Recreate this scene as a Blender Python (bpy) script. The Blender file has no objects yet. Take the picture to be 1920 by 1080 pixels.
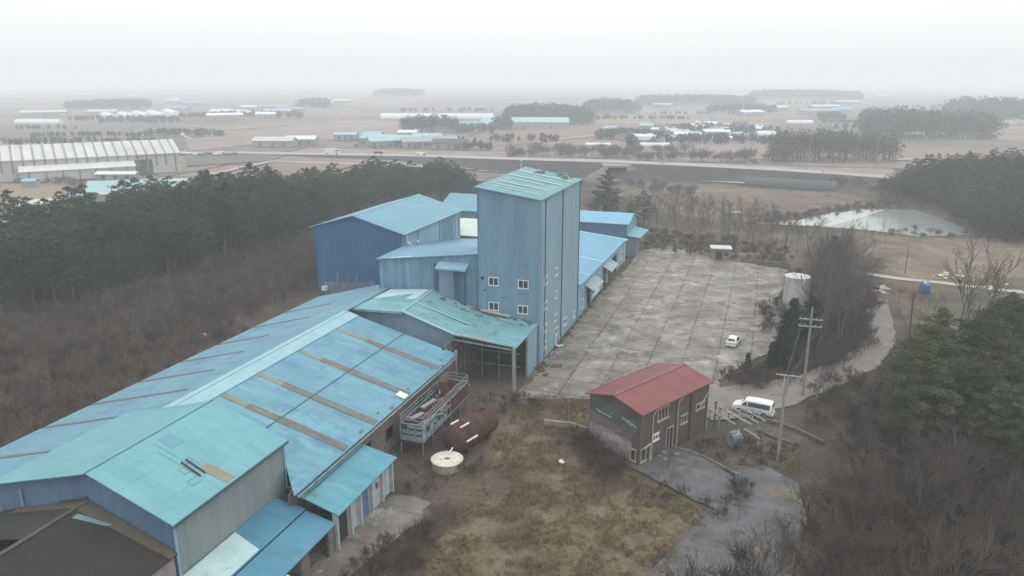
import bpy, math, random
import numpy as np
from mathutils import Vector, Matrix, noise as mnoise
S = bpy.context.scene
COL = S.collection
R = math.radians
random.seed(7)

# ---------------------------------------------------------------- camera, sky, sun, exposure
CAM_H = 42.0
PITCH = math.atan(390 / 1400.0)
cam_d = bpy.data.cameras.new('camera'); cam = bpy.data.objects.new('camera', cam_d); COL.objects.link(cam)
cam.location = (0, 0, CAM_H); cam.rotation_euler = (math.pi / 2 - PITCH, 0, 0)
cam_d.sensor_width = 36; cam_d.lens = 36 * 1400 / 1920; cam_d.clip_end = 20000; cam_d.clip_start = 0.5
S.camera = cam
S.render.resolution_x = 1024; S.render.resolution_y = 576
S.view_settings.view_transform = 'Standard'; S.view_settings.look = 'None'
S.view_settings.exposure = 0.0; S.view_settings.gamma = 1.0
S.render.engine = 'CYCLES'
S.cycles.volume_bounces = 2; S.cycles.max_bounces = 6; S.cycles.diffuse_bounces = 3
SUN_EL, SUN_AZ = 50, 125
HAZE_D = 0.00068

W = bpy.data.worlds.new("World"); S.world = W; W.use_nodes = True
nt = W.node_tree; nt.nodes.clear()
out = nt.nodes.new('ShaderNodeOutputWorld'); bg = nt.nodes.new('ShaderNodeBackground')
sky = nt.nodes.new('ShaderNodeTexSky'); sky.sky_type = 'NISHITA'; sky.sun_disc = False
sky.sun_elevation = R(SUN_EL); sky.sun_rotation = R(SUN_AZ); sky.dust_density = 6; sky.air_density = 1.5
# high overcast: the clear sky dimmed behind a bright even cloud deck, a little brighter overhead
tc = nt.nodes.new('ShaderNodeTexCoord'); sp = nt.nodes.new('ShaderNodeSeparateXYZ')
nt.links.new(tc.outputs['Generated'], sp.inputs[0])
rmp = nt.nodes.new('ShaderNodeValToRGB'); nt.links.new(sp.outputs['Z'], rmp.inputs[0])
cr = rmp.color_ramp
cr.elements[0].position = 0.0; cr.elements[0].color = (8.8, 9.05, 9.2, 1)
cr.elements[1].position = 1.0; cr.elements[1].color = (19.5, 20.2, 20.8, 1)
e = cr.elements.new(0.025); e.color = (9.6, 9.8, 9.9, 1)
e = cr.elements.new(0.08); e.color = (11.0, 11.25, 11.3, 1)
e = cr.elements.new(0.3); e.color = (12.0, 12.4, 12.7, 1)
e = cr.elements.new(0.6); e.color = (16.5, 17.0, 17.6, 1)
cn = nt.nodes.new('ShaderNodeTexNoise'); cn.inputs['Scale'].default_value = 1.6; cn.inputs['Detail'].default_value = 4
nt.links.new(tc.outputs['Generated'], cn.inputs['Vector'])
cm = nt.nodes.new('ShaderNodeMapRange'); nt.links.new(cn.outputs['Fac'], cm.inputs['Value'])
cm.inputs['To Min'].default_value = 0.91; cm.inputs['To Max'].default_value = 1.09
vm = nt.nodes.new('ShaderNodeVectorMath'); vm.operation = 'SCALE'
nt.links.new(rmp.outputs[0], vm.inputs[0]); nt.links.new(cm.outputs[0], vm.inputs['Scale'])
mx = nt.nodes.new('ShaderNodeMixRGB'); mx.inputs[0].default_value = 0.93
nt.links.new(sky.outputs[0], mx.inputs[1]); nt.links.new(vm.outputs[0], mx.inputs[2])
nt.links.new(mx.outputs[0], bg.inputs['Color']); bg.inputs['Strength'].default_value = 0.1
nt.links.new(bg.outputs[0], out.inputs[0])

sd = bpy.data.lights.new('sun', 'SUN'); sun = bpy.data.objects.new('sun', sd); COL.objects.link(sun)
sd.energy = 0.8; sd.angle = R(25); sd.color = (1, 0.97, 0.93)
_az = R(SUN_AZ)
sdir = Vector((math.sin(_az) * math.cos(R(SUN_EL)), math.cos(_az) * math.cos(R(SUN_EL)), math.sin(R(SUN_EL))))
sun.rotation_euler = (-sdir).to_track_quat('-Z', 'Y').to_euler()

# ---------------------------------------------------------------- site frame
cp, sn = math.cos(PITCH), math.sin(PITCH)
AL = math.atan(490 / (1400 / cp)); U = (math.sin(AL), math.cos(AL)); TH = math.pi / 2 - AL
def xy(a, b): return (a * U[0] + b * U[1], a * U[1] - b * U[0])
def ab(x, y): return (x * U[0] + y * U[1], x * U[1] - y * U[0])
def g(px, py, z=0.0):                       # survey of the photograph: image point to its place on the ground
    X, v = px - 960, py - 540
    r = (X, 1400 * cp - v * sn, -1400 * sn - v * cp); t = (z - CAM_H) / r[2]
    return Vector((r[0] * t, r[1] * t, z))

# ---------------------------------------------------------------- materials
MATS = {}
def lin(c): return (c[0], c[1], c[2], 1)
def mat(name, c1, c2=None, sc=0.4, c3=None, t3=0.6, s3=0.8, rough=0.75, metal=0.0, bump=0.0, bs=6.0, corr=None, per=0.3,
        streak=0.0, panel=0.0, rnd=0.0, fine=0.12, stretch=None, spec=0.3, corrc=0.1, lap=0.0):
    if name in MATS: return MATS[name]
    m = bpy.data.materials.new(name); m.use_nodes = True; n = m.node_tree; N = n.nodes; Lk = n.links.new
    b = N['Principled BSDF']; b.inputs['Roughness'].default_value = rough; b.inputs['Metallic'].default_value = metal
    b.inputs['Specular IOR Level'].default_value = spec
    tc = N.new('ShaderNodeTexCoord'); co = tc.outputs['Object']
    if stretch:
        mp = N.new('ShaderNodeMapping'); mp.inputs['Scale'].default_value = stretch; Lk(co, mp.inputs[0]); nco = mp.outputs[0]
    else: nco = co
    def noise(scale, det=6, vec=None, ro=0.6):
        x = N.new('ShaderNodeTexNoise'); x.inputs['Scale'].default_value = scale; x.inputs['Detail'].default_value = det
        x.inputs['Roughness'].default_value = ro; Lk(vec or nco, x.inputs['Vector']); return x.outputs['Fac']
    def rng(v, a, bb, c, d):
        x = N.new('ShaderNodeMapRange'); Lk(v, x.inputs['Value'])
        for i, q in enumerate((a, bb, c, d)): x.inputs[i + 1].default_value = q
        return x.outputs[0]
    def mix(f, A, B, kind='MIX'):
        x = N.new('ShaderNodeMixRGB'); x.blend_type = kind
        if isinstance(f, float): x.inputs[0].default_value = f
        else: Lk(f, x.inputs[0])
        for i, q in ((1, A), (2, B)):
            if isinstance(q, tuple): x.inputs[i].default_value = lin(q)
            else: Lk(q, x.inputs[i])
        return x.outputs[0]
    def mulv(colr, fac):
        x = N.new('ShaderNodeVectorMath'); x.operation = 'SCALE'; Lk(colr, x.inputs[0]); Lk(fac, x.inputs['Scale']); return x.outputs[0]
    if c2 is None: c2 = tuple(q * 0.75 for q in c1)
    col = mix(rng(noise(sc), 0.35, 0.65, 0, 1), c1, c2)
    if c3 is not None: col = mix(rng(noise(s3, 8, ro=0.7), t3, t3 + 0.08, 0, 1), col, c3)
    if fine: col = mulv(col, rng(noise(bs * 1.7, 4, co), 0.2, 0.8, 1 - fine, 1 + fine))
    sep = N.new('ShaderNodeSeparateXYZ'); Lk(co, sep.inputs[0])
    def axis(k):
        if k == 'x': return sep.outputs['X']
        if k == 'y': return sep.outputs['Y']
        x = N.new('ShaderNodeMath'); x.operation = 'ADD'; Lk(sep.outputs['X'], x.inputs[0]); Lk(sep.outputs['Y'], x.inputs[1]); return x.outputs[0]
    if streak:
        mp = N.new('ShaderNodeMapping'); mp.inputs['Scale'].default_value = (1.3, 1.3, 0.08) if corr in ('xy', None) else ((1.6, 0.12, 1) if corr == 'x' else (0.12, 1.6, 1))
        Lk(co, mp.inputs[0]); col = mulv(col, rng(noise(1.0, 5, mp.outputs[0]), 0.3, 0.7, 1 - streak, 1 + streak * 0.5))
    if panel:
        x = N.new('ShaderNodeMath'); x.operation = 'SNAP'; Lk(axis(corr or 'xy'), x.inputs[0]); x.inputs[1].default_value = 0.92
        w = N.new('ShaderNodeTexWhiteNoise'); w.noise_dimensions = '2D' if lap else '1D'
        if lap:
            o2 = N.new('ShaderNodeMath'); o2.operation = 'SNAP'; Lk(axis('y' if corr == 'x' else 'x'), o2.inputs[0]); o2.inputs[1].default_value = lap
            cb = N.new('ShaderNodeCombineXYZ'); Lk(x.outputs[0], cb.inputs[0]); Lk(o2.outputs[0], cb.inputs[1]); Lk(cb.outputs[0], w.inputs['Vector'])
            fr = N.new('ShaderNodeMath'); fr.operation = 'SUBTRACT'; Lk(axis('y' if corr == 'x' else 'x'), fr.inputs[0]); Lk(o2.outputs[0], fr.inputs[1])
            col = mulv(col, rng(fr.outputs[0], 0.0, 0.10, .78, 1.0))
        else: Lk(x.outputs[0], w.inputs['W'])
        col = mulv(col, rng(w.outputs['Value'], 0, 1, 1 - panel, 1 + panel))
    if rnd:
        oi = N.new('ShaderNodeObjectInfo'); col = mulv(col, rng(oi.outputs['Random'], 0, 1, 1 - rnd, 1 + rnd))
    h = None
    if corr:
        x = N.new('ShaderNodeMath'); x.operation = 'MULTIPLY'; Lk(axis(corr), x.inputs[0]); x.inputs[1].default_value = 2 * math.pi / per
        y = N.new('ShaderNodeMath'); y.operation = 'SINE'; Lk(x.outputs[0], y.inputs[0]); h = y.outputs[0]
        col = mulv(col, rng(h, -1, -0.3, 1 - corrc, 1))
        bp = N.new('ShaderNodeBump'); bp.inputs['Distance'].default_value = 0.03; bp.inputs['Strength'].default_value = 0.5
        Lk(h, bp.inputs['Height']); nrm = bp.outputs[0]
        Lk(nrm, b.inputs['Normal'])
    elif bump:
        bp = N.new('ShaderNodeBump'); bp.inputs['Distance'].default_value = bump; bp.inputs['Strength'].default_value = 0.8
        Lk(noise(bs, 5, co), bp.inputs['Height']); Lk(bp.outputs[0], b.inputs['Normal'])
    Lk(col, b.inputs['Base Color'])
    MATS[name] = m; return m

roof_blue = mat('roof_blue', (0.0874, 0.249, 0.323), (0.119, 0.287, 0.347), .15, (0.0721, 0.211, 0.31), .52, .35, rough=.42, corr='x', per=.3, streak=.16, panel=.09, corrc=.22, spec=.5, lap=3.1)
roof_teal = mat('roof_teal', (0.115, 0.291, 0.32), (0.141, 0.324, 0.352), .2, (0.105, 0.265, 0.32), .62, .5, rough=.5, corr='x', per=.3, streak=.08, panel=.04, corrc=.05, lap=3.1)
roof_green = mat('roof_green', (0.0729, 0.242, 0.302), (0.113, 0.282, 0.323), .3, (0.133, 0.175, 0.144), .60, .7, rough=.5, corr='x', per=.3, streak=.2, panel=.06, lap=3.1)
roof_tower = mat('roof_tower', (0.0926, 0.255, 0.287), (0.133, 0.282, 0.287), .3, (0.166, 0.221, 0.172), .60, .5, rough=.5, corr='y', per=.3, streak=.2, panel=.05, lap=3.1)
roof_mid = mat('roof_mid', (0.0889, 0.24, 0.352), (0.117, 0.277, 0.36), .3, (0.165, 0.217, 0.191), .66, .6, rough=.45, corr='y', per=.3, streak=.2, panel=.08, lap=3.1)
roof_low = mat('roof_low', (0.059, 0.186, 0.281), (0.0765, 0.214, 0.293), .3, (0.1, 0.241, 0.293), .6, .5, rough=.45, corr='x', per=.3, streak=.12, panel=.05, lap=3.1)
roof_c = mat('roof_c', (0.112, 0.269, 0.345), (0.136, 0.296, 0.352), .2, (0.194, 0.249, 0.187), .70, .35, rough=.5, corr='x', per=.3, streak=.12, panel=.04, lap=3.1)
strip_rust = mat('strip_rust', (.155, .155, .15), (.16, .125, .095), .5, (.25, .18, .085), .56, .9, rough=.8, corr='x', per=.22, streak=.25, fine=.25)
strip_gray = mat('strip_gray', (.15, .165, .165), (.13, .125, .115), .6, (.19, .14, .09), .60, .8, rough=.8, corr='x', per=.22, streak=.25, fine=.25)
strip_tan = mat('strip_yellow', (.22, .24, .18), (.25, .20, .10), .8, (.17, .24, .26), .50, 1.4, rough=.8, corr='x', per=.22, streak=.3, fine=.25)
strip_dark = mat('strip_dark', (.09, .11, .12), (.13, .12, .11), .8, (.25, .16, .09), .6, 1, rough=.8)
strip_pale = mat('strip_pale', (0.39, 0.515, 0.515), (0.328, 0.468, 0.484), .5, rough=.5)
cap_light = mat('cap_light', (0.265, 0.437, 0.468), (0.218, 0.39, 0.429), .6, rough=.45, corr='x', per=.3, corrc=.2)
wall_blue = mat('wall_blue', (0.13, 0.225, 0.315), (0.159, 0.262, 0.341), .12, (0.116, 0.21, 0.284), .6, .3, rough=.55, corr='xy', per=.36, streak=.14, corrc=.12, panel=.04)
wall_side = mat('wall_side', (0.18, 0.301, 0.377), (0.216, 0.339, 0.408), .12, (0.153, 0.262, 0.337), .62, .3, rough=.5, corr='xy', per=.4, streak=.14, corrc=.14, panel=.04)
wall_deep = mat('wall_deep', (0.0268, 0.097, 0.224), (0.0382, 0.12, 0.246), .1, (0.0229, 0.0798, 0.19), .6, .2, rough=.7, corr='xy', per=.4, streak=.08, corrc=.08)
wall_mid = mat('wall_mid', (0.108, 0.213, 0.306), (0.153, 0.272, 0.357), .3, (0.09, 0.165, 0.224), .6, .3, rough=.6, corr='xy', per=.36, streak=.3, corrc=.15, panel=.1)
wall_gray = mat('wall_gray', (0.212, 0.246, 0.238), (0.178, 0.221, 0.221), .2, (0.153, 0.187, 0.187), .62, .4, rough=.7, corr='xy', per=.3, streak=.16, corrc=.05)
wall_block = mat('wall_block', (.17, .15, .13), (.11, .10, .09), .7, (.08, .07, .06), .58, .9, rough=.95, bump=.03, streak=.3)
trim_white = mat('trim_white', (.62, .66, .68), (.5, .54, .56), 2, rough=.5)
trim_blue = mat('trim_blue', (.20, .33, .42), (.16, .28, .36), 1, rough=.5)
trim_dark = mat('trim_dark', (.06, .09, .12), (.04, .06, .08), 1, rough=.6)
glass = mat('glass', (.02, .03, .035), (.03, .04, .05), 1, rough=.12, spec=.6, fine=0)
steel_rust = mat('steel_rust', (0.0816, 0.0374, 0.0252), (0.0578, 0.0272, 0.0216), .8, (0.109, 0.051, 0.0288), .55, 1.6, rough=.9, bump=.01, streak=.25, fine=.2)
steel_gray = mat('steel_gray', (.22, .25, .26), (.15, .15, .14), 1.2, (.12, .07, .045), .56, 2.2, rough=.7, fine=.2)
steel_paint = mat('steel_paint', (.20, .27, .31), (.14, .19, .22), 1.2, (.10, .07, .05), .55, 2.0, rough=.7, fine=.2)
concrete = mat('concrete', (.30, .29, .27), (.24, .23, .21), .5, (.16, .15, .13), .62, 1.5, rough=.92, bump=.01, fine=.15)
concrete_pole = mat('concrete_pole', (.26, .25, .23), (.20, .19, .17), .8, rough=.9)
white_paint = mat('white_paint', (.68, .69, .68), (.60, .61, .60), 1.2, rough=.35, spec=.5, fine=.03)
black_rubber = mat('black_rubber', (.02, .02, .02), (.03, .03, .03), 1, rough=.8)
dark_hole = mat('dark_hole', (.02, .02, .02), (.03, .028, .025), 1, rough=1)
red_roof = mat('red_roof', (0.183, 0.039, 0.0429), (0.222, 0.0546, 0.0546), .4, (0.156, 0.0468, 0.039), .62, .6, rough=.6, corr='y', per=.36, streak=.1, corrc=.16, panel=.05)
brick_dark = mat('brick_dark', (0.105, 0.0833, 0.0675), (0.0825, 0.0637, 0.054), .7, (0.143, 0.108, 0.09), .62, 1, rough=.95, bump=.01, streak=.22, fine=.2)
rust_roof = mat('rust_roof', (0.021, 0.0198, 0.0192), (0.03, 0.027, 0.024), .3, (0.051, 0.042, 0.03), .60, .5, rough=.9, corr='x', per=.3, streak=.2, corrc=.1, fine=.2)
rust_edge = mat('rust_edge', (0.084, 0.0735, 0.056), (0.063, 0.0525, 0.0385), .9, (0.112, 0.063, 0.042), .6, 1.4, rough=.95, fine=.3)
pale_panel = mat('pale_panel', (.42, .55, .52), (.34, .48, .47), .5, (.25, .40, .42), .6, 1, rough=.6, corr='x', per=.3, corrc=.1)
pale_roof = mat('pale_roof', (.52, .58, .50), (.42, .50, .46), .4, (.30, .34, .28), .6, .8, rough=.7)
bark = mat('bark', (0.0975, 0.0715, 0.0585), (0.065, 0.052, 0.0429), 1, rough=.95, rnd=.2)
bark_gray = mat('bark_gray', (0.138, 0.119, 0.108), (0.096, 0.0816, 0.0718), 1, rough=.95, rnd=.15)
bark_dark = mat('bark_dark', (0.0585, 0.0455, 0.039), (0.039, 0.0325, 0.026), 1, rough=.95, rnd=.2)
twig_brown = mat('twig_brown', (0.067, 0.0403, 0.0314), (0.0851, 0.0583, 0.0376), .25, (0.0448, 0.0314, 0.0251), .6, .4, rough=.95, fine=.25)
twig_tan = mat('twig_tan', (0.126, 0.0925, 0.0629), (0.0962, 0.0666, 0.0444), .4, rough=.95, fine=.2)
twig_mid = mat('twig_mid', (0.0818, 0.0557, 0.0481), (0.0676, 0.0481, 0.0404), .4, rough=.95, rnd=.25)
needle = mat('needle', (0.0258, 0.0413, 0.0224), (0.0474, 0.0672, 0.031), .45, (0.0138, 0.0241, 0.0155), .58, .8, rough=.9, rnd=.4, fine=.35, bs=2, spec=.15)
needle_hi = mat('needle_hi', (0.0514, 0.0707, 0.0315), (0.0968, 0.104, 0.0464), .5, (0.0251, 0.0374, 0.0204), .58, .8, rough=.9, rnd=.2, fine=.35, bs=2, spec=.15)
cedar_leaf = mat('cedar_leaf', (.018, .032, .020), (.03, .045, .026), .6, rough=.95, rnd=.1, fine=.3, bs=3, spec=.1)
needle_far = mat('needle_far', (.045, .065, .05), (.065, .08, .055), .05, (.03, .045, .035), .6, .1, rough=.95, fine=.3, bs=.4, spec=.1)
grass_dry = mat('grass_dry', (0.209, 0.164, 0.0857), (0.149, 0.116, 0.0619), .35, (0.0896, 0.0626, 0.0399), .60, .5, rough=1, fine=.3, bs=3, spec=.1)

# ---------------------------------------------------------------- mesh builder and scene graph helpers
class MB:
    def __init__(s): s.v = []; s.f = []; s.m = []; s.mi = 0
    def add(s, vs, fs):
        o = len(s.v); s.v += [tuple(q) for q in vs]
        for f in fs: s.f.append(tuple(o + i for i in f)); s.m.append(s.mi)
    def hexa(s, p):
        s.add(p, [(0, 3, 2, 1), (4, 5, 6, 7), (0, 1, 5, 4), (1, 2, 6, 5), (2, 3, 7, 6), (3, 0, 4, 7)])
    def box(s, x0, x1, y0, y1, z0, z1):
        s.hexa([(x0, y0, z0), (x1, y0, z0), (x1, y1, z0), (x0, y1, z0), (x0, y0, z1), (x1, y0, z1), (x1, y1, z1), (x0, y1, z1)])
    def slab(s, pts, t=0.1):               # sheet from corner points, thickness downward
        n = len(pts); vs = list(pts) + [(p[0], p[1], p[2] - t) for p in pts]
        fs = [tuple(range(n)), tuple(reversed(range(n, 2 * n)))] + [(i, i + n, (i + 1) % n + n, (i + 1) % n) for i in range(n)]
        s.add(vs, fs)
    def tube(s, p, q, r, r2=None, n=8, cap=True):
        p, q = Vector(p), Vector(q); d = (q - p)
        if d.length < 1e-5: return
        d.normalize(); a = d.orthogonal().normalized(); b = d.cross(a); r2 = r if r2 is None else r2
        vs = [p + (a * math.cos(t) + b * math.sin(t)) * r for t in [2 * math.pi * i / n for i in range(n)]]
        vs += [q + (a * math.cos(t) + b * math.sin(t)) * r2 for t in [2 * math.pi * i / n for i in range(n)]]
        fs = [(i, (i + 1) % n, (i + 1) % n + n, i + n) for i in range(n)]
        if cap: fs += [tuple(reversed(range(n))), tuple(range(n, 2 * n))]
        s.add(vs, fs)
    def bar(s, p, q, w=0.1):
        s.tube(p, q, w * .7, n=4)
    def lathe(s, prof, n=24, c=(0, 0), wob=0):
        vs = []; 
        for (r, z) in prof: vs += [(c[0] + r * math.cos(2 * math.pi * i / n), c[1] + r * math.sin(2 * math.pi * i / n), z) for i in range(n)]
        fs = []
        for k in range(len(prof) - 1):
            for i in range(n): fs.append((k * n + i, k * n + (i + 1) % n, (k + 1) * n + (i + 1) % n, (k + 1) * n + i))
        fs.append(tuple(reversed(range(n)))); fs.append(tuple(range((len(prof) - 1) * n, len(prof) * n)))
        s.add(vs, fs)
    def mesh(s, name, mats):
        me = bpy.data.meshes.new(name); me.from_pydata(s.v, [], s.f)
        for m in (mats if isinstance(mats, (list, tuple)) else [mats]): me.materials.append(m)
        if isinstance(mats, (list, tuple)): me.polygons.foreach_set('material_index', s.m)
        me.update(); return me

def link(name, me, parent=None):
    o = bpy.data.objects.new(name, me); COL.objects.link(o)
    if parent is not None: o.parent = parent
    return o
def tag(o, label=None, cat=None, group=None, kind=None):
    if label: o['label'] = label
    if cat: o['category'] = cat
    if group: o['group'] = group
    if kind: o['kind'] = kind
    return o
def struct(name, mb, m, kind='structure'): return tag(link(name, mb.mesh(name, m)), kind=kind)
def part(name, mb, m, parent, smooth=False, label=None):
    o = link(name, mb.mesh(name, m), parent)
    if smooth: o.data.shade_smooth()
    if label: o['label'] = label
    return o
def thing(name, label, cat, loc, rot=0.0, group=None):
    o = bpy.data.objects.new(name, None); COL.objects.link(o); o.empty_display_size = 1
    o.location = (loc[0], loc[1], loc[2] if len(loc) > 2 else 0); o.rotation_euler = (0, 0, rot)
    return tag(o, label, cat, group)
def copy_tree(root, loc, rot, scale=1.0, label=None):
    r = root.copy(); COL.objects.link(r); r.location = loc; r.rotation_euler = (0, 0, rot); r.scale = (scale,) * 3 if not isinstance(scale, tuple) else scale
    if label: r['label'] = label
    for ch in root.children:
        c = ch.copy(); COL.objects.link(c); c.parent = r
        for gch in ch.children:
            d = gch.copy(); COL.objects.link(d); d.parent = c
    return r

class Site:                                 # a building on the site grid; coordinates along (a) and across (b) the sheds
    def __init__(s, name, label, cat, a0, b0):
        s.a0, s.b0 = a0, b0; s.e = thing(name, label, cat, xy(a0, b0), TH)
    def p(s, a, b, z): return (a - s.a0, s.b0 - b, z)
    def pts(s, l): return [s.p(*q) for q in l]
    def roof(s, name, quads, m, t=.12, parent=None, label=None):
        mb = MB()
        for q in quads: mb.slab(s.pts(q), t)
        return part(name, mb, m, parent or s.e, label=label)
    def wall(s, mb, axis, c, u0, u1, zt, z0=0.0, ops=(), t=.2):
        # axis 'b': plane b=c, u=a ; axis 'a': plane a=c, u=b.  thickness runs inward (sign of t)
        if not callable(zt): zk = zt; zt = lambda u: zk
        br = sorted(set([u0, u1] + [q for o in ops for q in o[:2] if u0 < q < u1] + [q for q in (-49.5, -48.9, -55.4, -47.6, -74.9, 186.2) if u0 < q < u1]))
        for i in range(len(br) - 1):
            ua, ub = br[i], br[i + 1]; um = (ua + ub) / 2
            hs = sorted([(o[2], o[3]) for o in ops if o[0] <= um <= o[1]])
            z = z0; segs = []
            for (h0, h1) in hs:
                if h0 > z: segs.append((z, z, h0, h0))
                z = max(z, h1)
            segs.append((z, z, zt(ua), zt(ub)))
            for (za, zb, zc, zd) in segs:
                if zc - za < .01 and zd - zb < .01: continue
                if axis == 'b': P = [s.p(ua, c, za), s.p(ub, c, zb), s.p(ub, c + t, zb), s.p(ua, c + t, za), s.p(ua, c, zc), s.p(ub, c, zd), s.p(ub, c + t, zd), s.p(ua, c + t, zc)]
                else: P = [s.p(c, ua, za), s.p(c, ub, zb), s.p(c + t, ub, zb), s.p(c + t, ua, za), s.p(c, ua, zc), s.p(c, ub, zd), s.p(c + t, ub, zd), s.p(c + t, ua, zc)]
                mb.hexa(P)
    def window(s, axis, c, u0, u1, z0, z1, parent=None, out=-.05, inn=.12, fr=.09, m=None, mull=1):
        f = MB()
        def bx(a0, a1, y0, y1, o=out, i=inn):
            if axis == 'b': A, B = s.p(a0, c + o, y0), s.p(a1, c + i, y1)
            else: A, B = s.p(c + o, a0, y0), s.p(c + i, a1, y1)
            f.box(min(A[0], B[0]), max(A[0], B[0]), min(A[1], B[1]), max(A[1], B[1]), y0, y1)
        bx(u0 - .03, u0 + fr, z0, z1); bx(u1 - fr, u1 + .03, z0, z1); bx(u0 - .05, u1 + .05, z1 - fr, z1 + .04, out * 1.2); bx(u0 - .06, u1 + .06, z0 - .05, z0 + fr, out * 1.5)
        for k in range(mull):
            um = u0 + (u1 - u0) * (k + 1) / (mull + 1); bx(um - .04, um + .04, z0 + fr, z1 - fr, out * .5)
        fo = part('window', f, m or trim_white, parent or s.e)
        f = MB(); bx(u0 + .01, u1 - .01, z0 + .01, z1 - .01, inn * .5, inn * .5 + .03 * (1 if inn > 0 else -1))
        part('pane', f, glass, fo); return fo
def split_loose(o):
    '''give every separate piece of a part its own object'''
    me = o.data; n = len(me.vertices); par = list(range(n))
    def fd(i):
        while par[i] != i: par[i] = par[par[i]]; i = par[i]
        return i
    for p in me.polygons:
        vs = p.vertices; r0 = fd(vs[0])
        for k in vs[1:]: par[fd(k)] = r0
    comp = {}
    for p in me.polygons: comp.setdefault(fd(p.vertices[0]), []).append(tuple(p.vertices))
    if len(comp) < 2: return
    base = o.name.split('.')[0]; co = [tuple(v.co) for v in me.vertices]
    for i, fs in enumerate(comp.values()):
        ids = sorted({k for f in fs for k in f}); mp_ = {k: j for j, k in enumerate(ids)}
        m2 = bpy.data.meshes.new(base); m2.from_pydata([co[k] for k in ids], [], [tuple(mp_[k] for k in f) for f in fs]); m2.materials.append(me.materials[0]); m2.update()
        if i == 0: o.data = m2
        else: link(base, m2, o.parent)
# ================================================================ SETTING
def inpoly(x, y, P):
    c = False; n = len(P)
    for i in range(n):
        x1, y1 = P[i][0], P[i][1]; x2, y2 = P[i - 1][0], P[i - 1][1]
        if (y1 > y) != (y2 > y) and x < (x2 - x1) * (y - y1) / (y2 - y1) + x1: c = not c
    return c
def inpoly_np(X, Y, P):
    c = np.zeros(X.shape, bool); n = len(P)
    for i in range(n):
        x1, y1 = P[i][0], P[i][1]; x2, y2 = P[i - 1][0], P[i - 1][1]
        if y1 == y2: continue
        c ^= ((y1 > Y) != (y2 > Y)) & (X < (x2 - x1) * (Y - y1) / (y2 - y1) + x1)
    return c
def PG(l, z=0): return [g(x, y, z) for x, y in l]
HILL = g(1850, 425); POND = g(1650, 415)
def hill_z(x, y):
    dx, dy = (x - HILL.x - 32) / 62, (y - HILL.y - 20) / 52
    r = dx * dx + dy * dy
    if r >= 4: return 0
    w = min(1, max(0, (math.hypot((x - POND.x) / 1.5, (y - POND.y) / 1.1) - 24) / 26))
    return 9 * math.exp(-r * 1.5) * w

# far plain
def plain_mat():
    m = bpy.data.materials.new('plain_soil'); m.use_nodes = True; n = m.node_tree; N = n.nodes; Lk = n.links.new
    b = N['Principled BSDF']; b.inputs['Roughness'].default_value = 1; b.inputs['Specular IOR Level'].default_value = 0.05
    tc = N.new('ShaderNodeTexCoord'); mp = N.new('ShaderNodeMapping'); mp.inputs['Rotation'].default_value = (0, 0, R(12)); mp.inputs['Scale'].default_value = (1 / 150, 1 / 150, 1)
    Lk(tc.outputs['Object'], mp.inputs[0])
    dn = N.new('ShaderNodeTexNoise'); dn.inputs['Scale'].default_value = .8; dn.inputs['Detail'].default_value = 3; Lk(mp.outputs[0], dn.inputs['Vector'])
    am = N.new('ShaderNodeMixRGB'); am.blend_type = 'ADD'; am.inputs[0].default_value = .35; Lk(mp.outputs[0], am.inputs[1]); Lk(dn.outputs['Color'], am.inputs[2])
    br = N.new('ShaderNodeTexBrick'); Lk(am.outputs[0], br.inputs['Vector']); br.inputs['Scale'].default_value = 1.0
    br.inputs['Color1'].default_value = (.265, .21, .18, 1); br.inputs['Color2'].default_value = (.16, .13, .11, 1); br.inputs['Mortar'].default_value = (.085, .075, .06, 1)
    br.inputs['Mortar Size'].default_value = .016; br.inputs['Brick Width'].default_value = .9; br.inputs['Row Height'].default_value = .36
    nz = N.new('ShaderNodeTexNoise'); nz.inputs['Scale'].default_value = .0045; nz.inputs['Detail'].default_value = 5; Lk(tc.outputs['Object'], nz.inputs['Vector'])
    r = N.new('ShaderNodeMapRange'); Lk(nz.outputs['Fac'], r.inputs[0]); r.inputs[1].default_value = .5; r.inputs[2].default_value = .62
    mx = N.new('ShaderNodeMixRGB'); Lk(r.outputs[0], mx.inputs[0]); Lk(br.outputs['Color'], mx.inputs[1]); mx.inputs[2].default_value = (.13, .115, .08, 1)
    n2 = N.new('ShaderNodeTexNoise'); n2.inputs['Scale'].default_value = .08; n2.inputs['Detail'].default_value = 6; Lk(tc.outputs['Object'], n2.inputs['Vector'])
    r2 = N.new('ShaderNodeMapRange'); Lk(n2.outputs['Fac'], r2.inputs[0]); r2.inputs[1].default_value = .3; r2.inputs[2].default_value = .7; r2.inputs[3].default_value = .8; r2.inputs[4].default_value = 1.2
    sc = N.new('ShaderNodeVectorMath'); sc.operation = 'SCALE'; Lk(mx.outputs[0], sc.inputs[0]); Lk(r2.outputs[0], sc.inputs['Scale']); Lk(sc.outputs[0], b.inputs['Base Color'])
    return m
mb = MB(); mb.add([(-9000, -200, -.35), (9000, -200, -.35), (9000, 9500, -.35), (-9000, 9500, -.35)], [(0, 1, 2, 3)])
struct('plain', mb, plain_mat())

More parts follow.
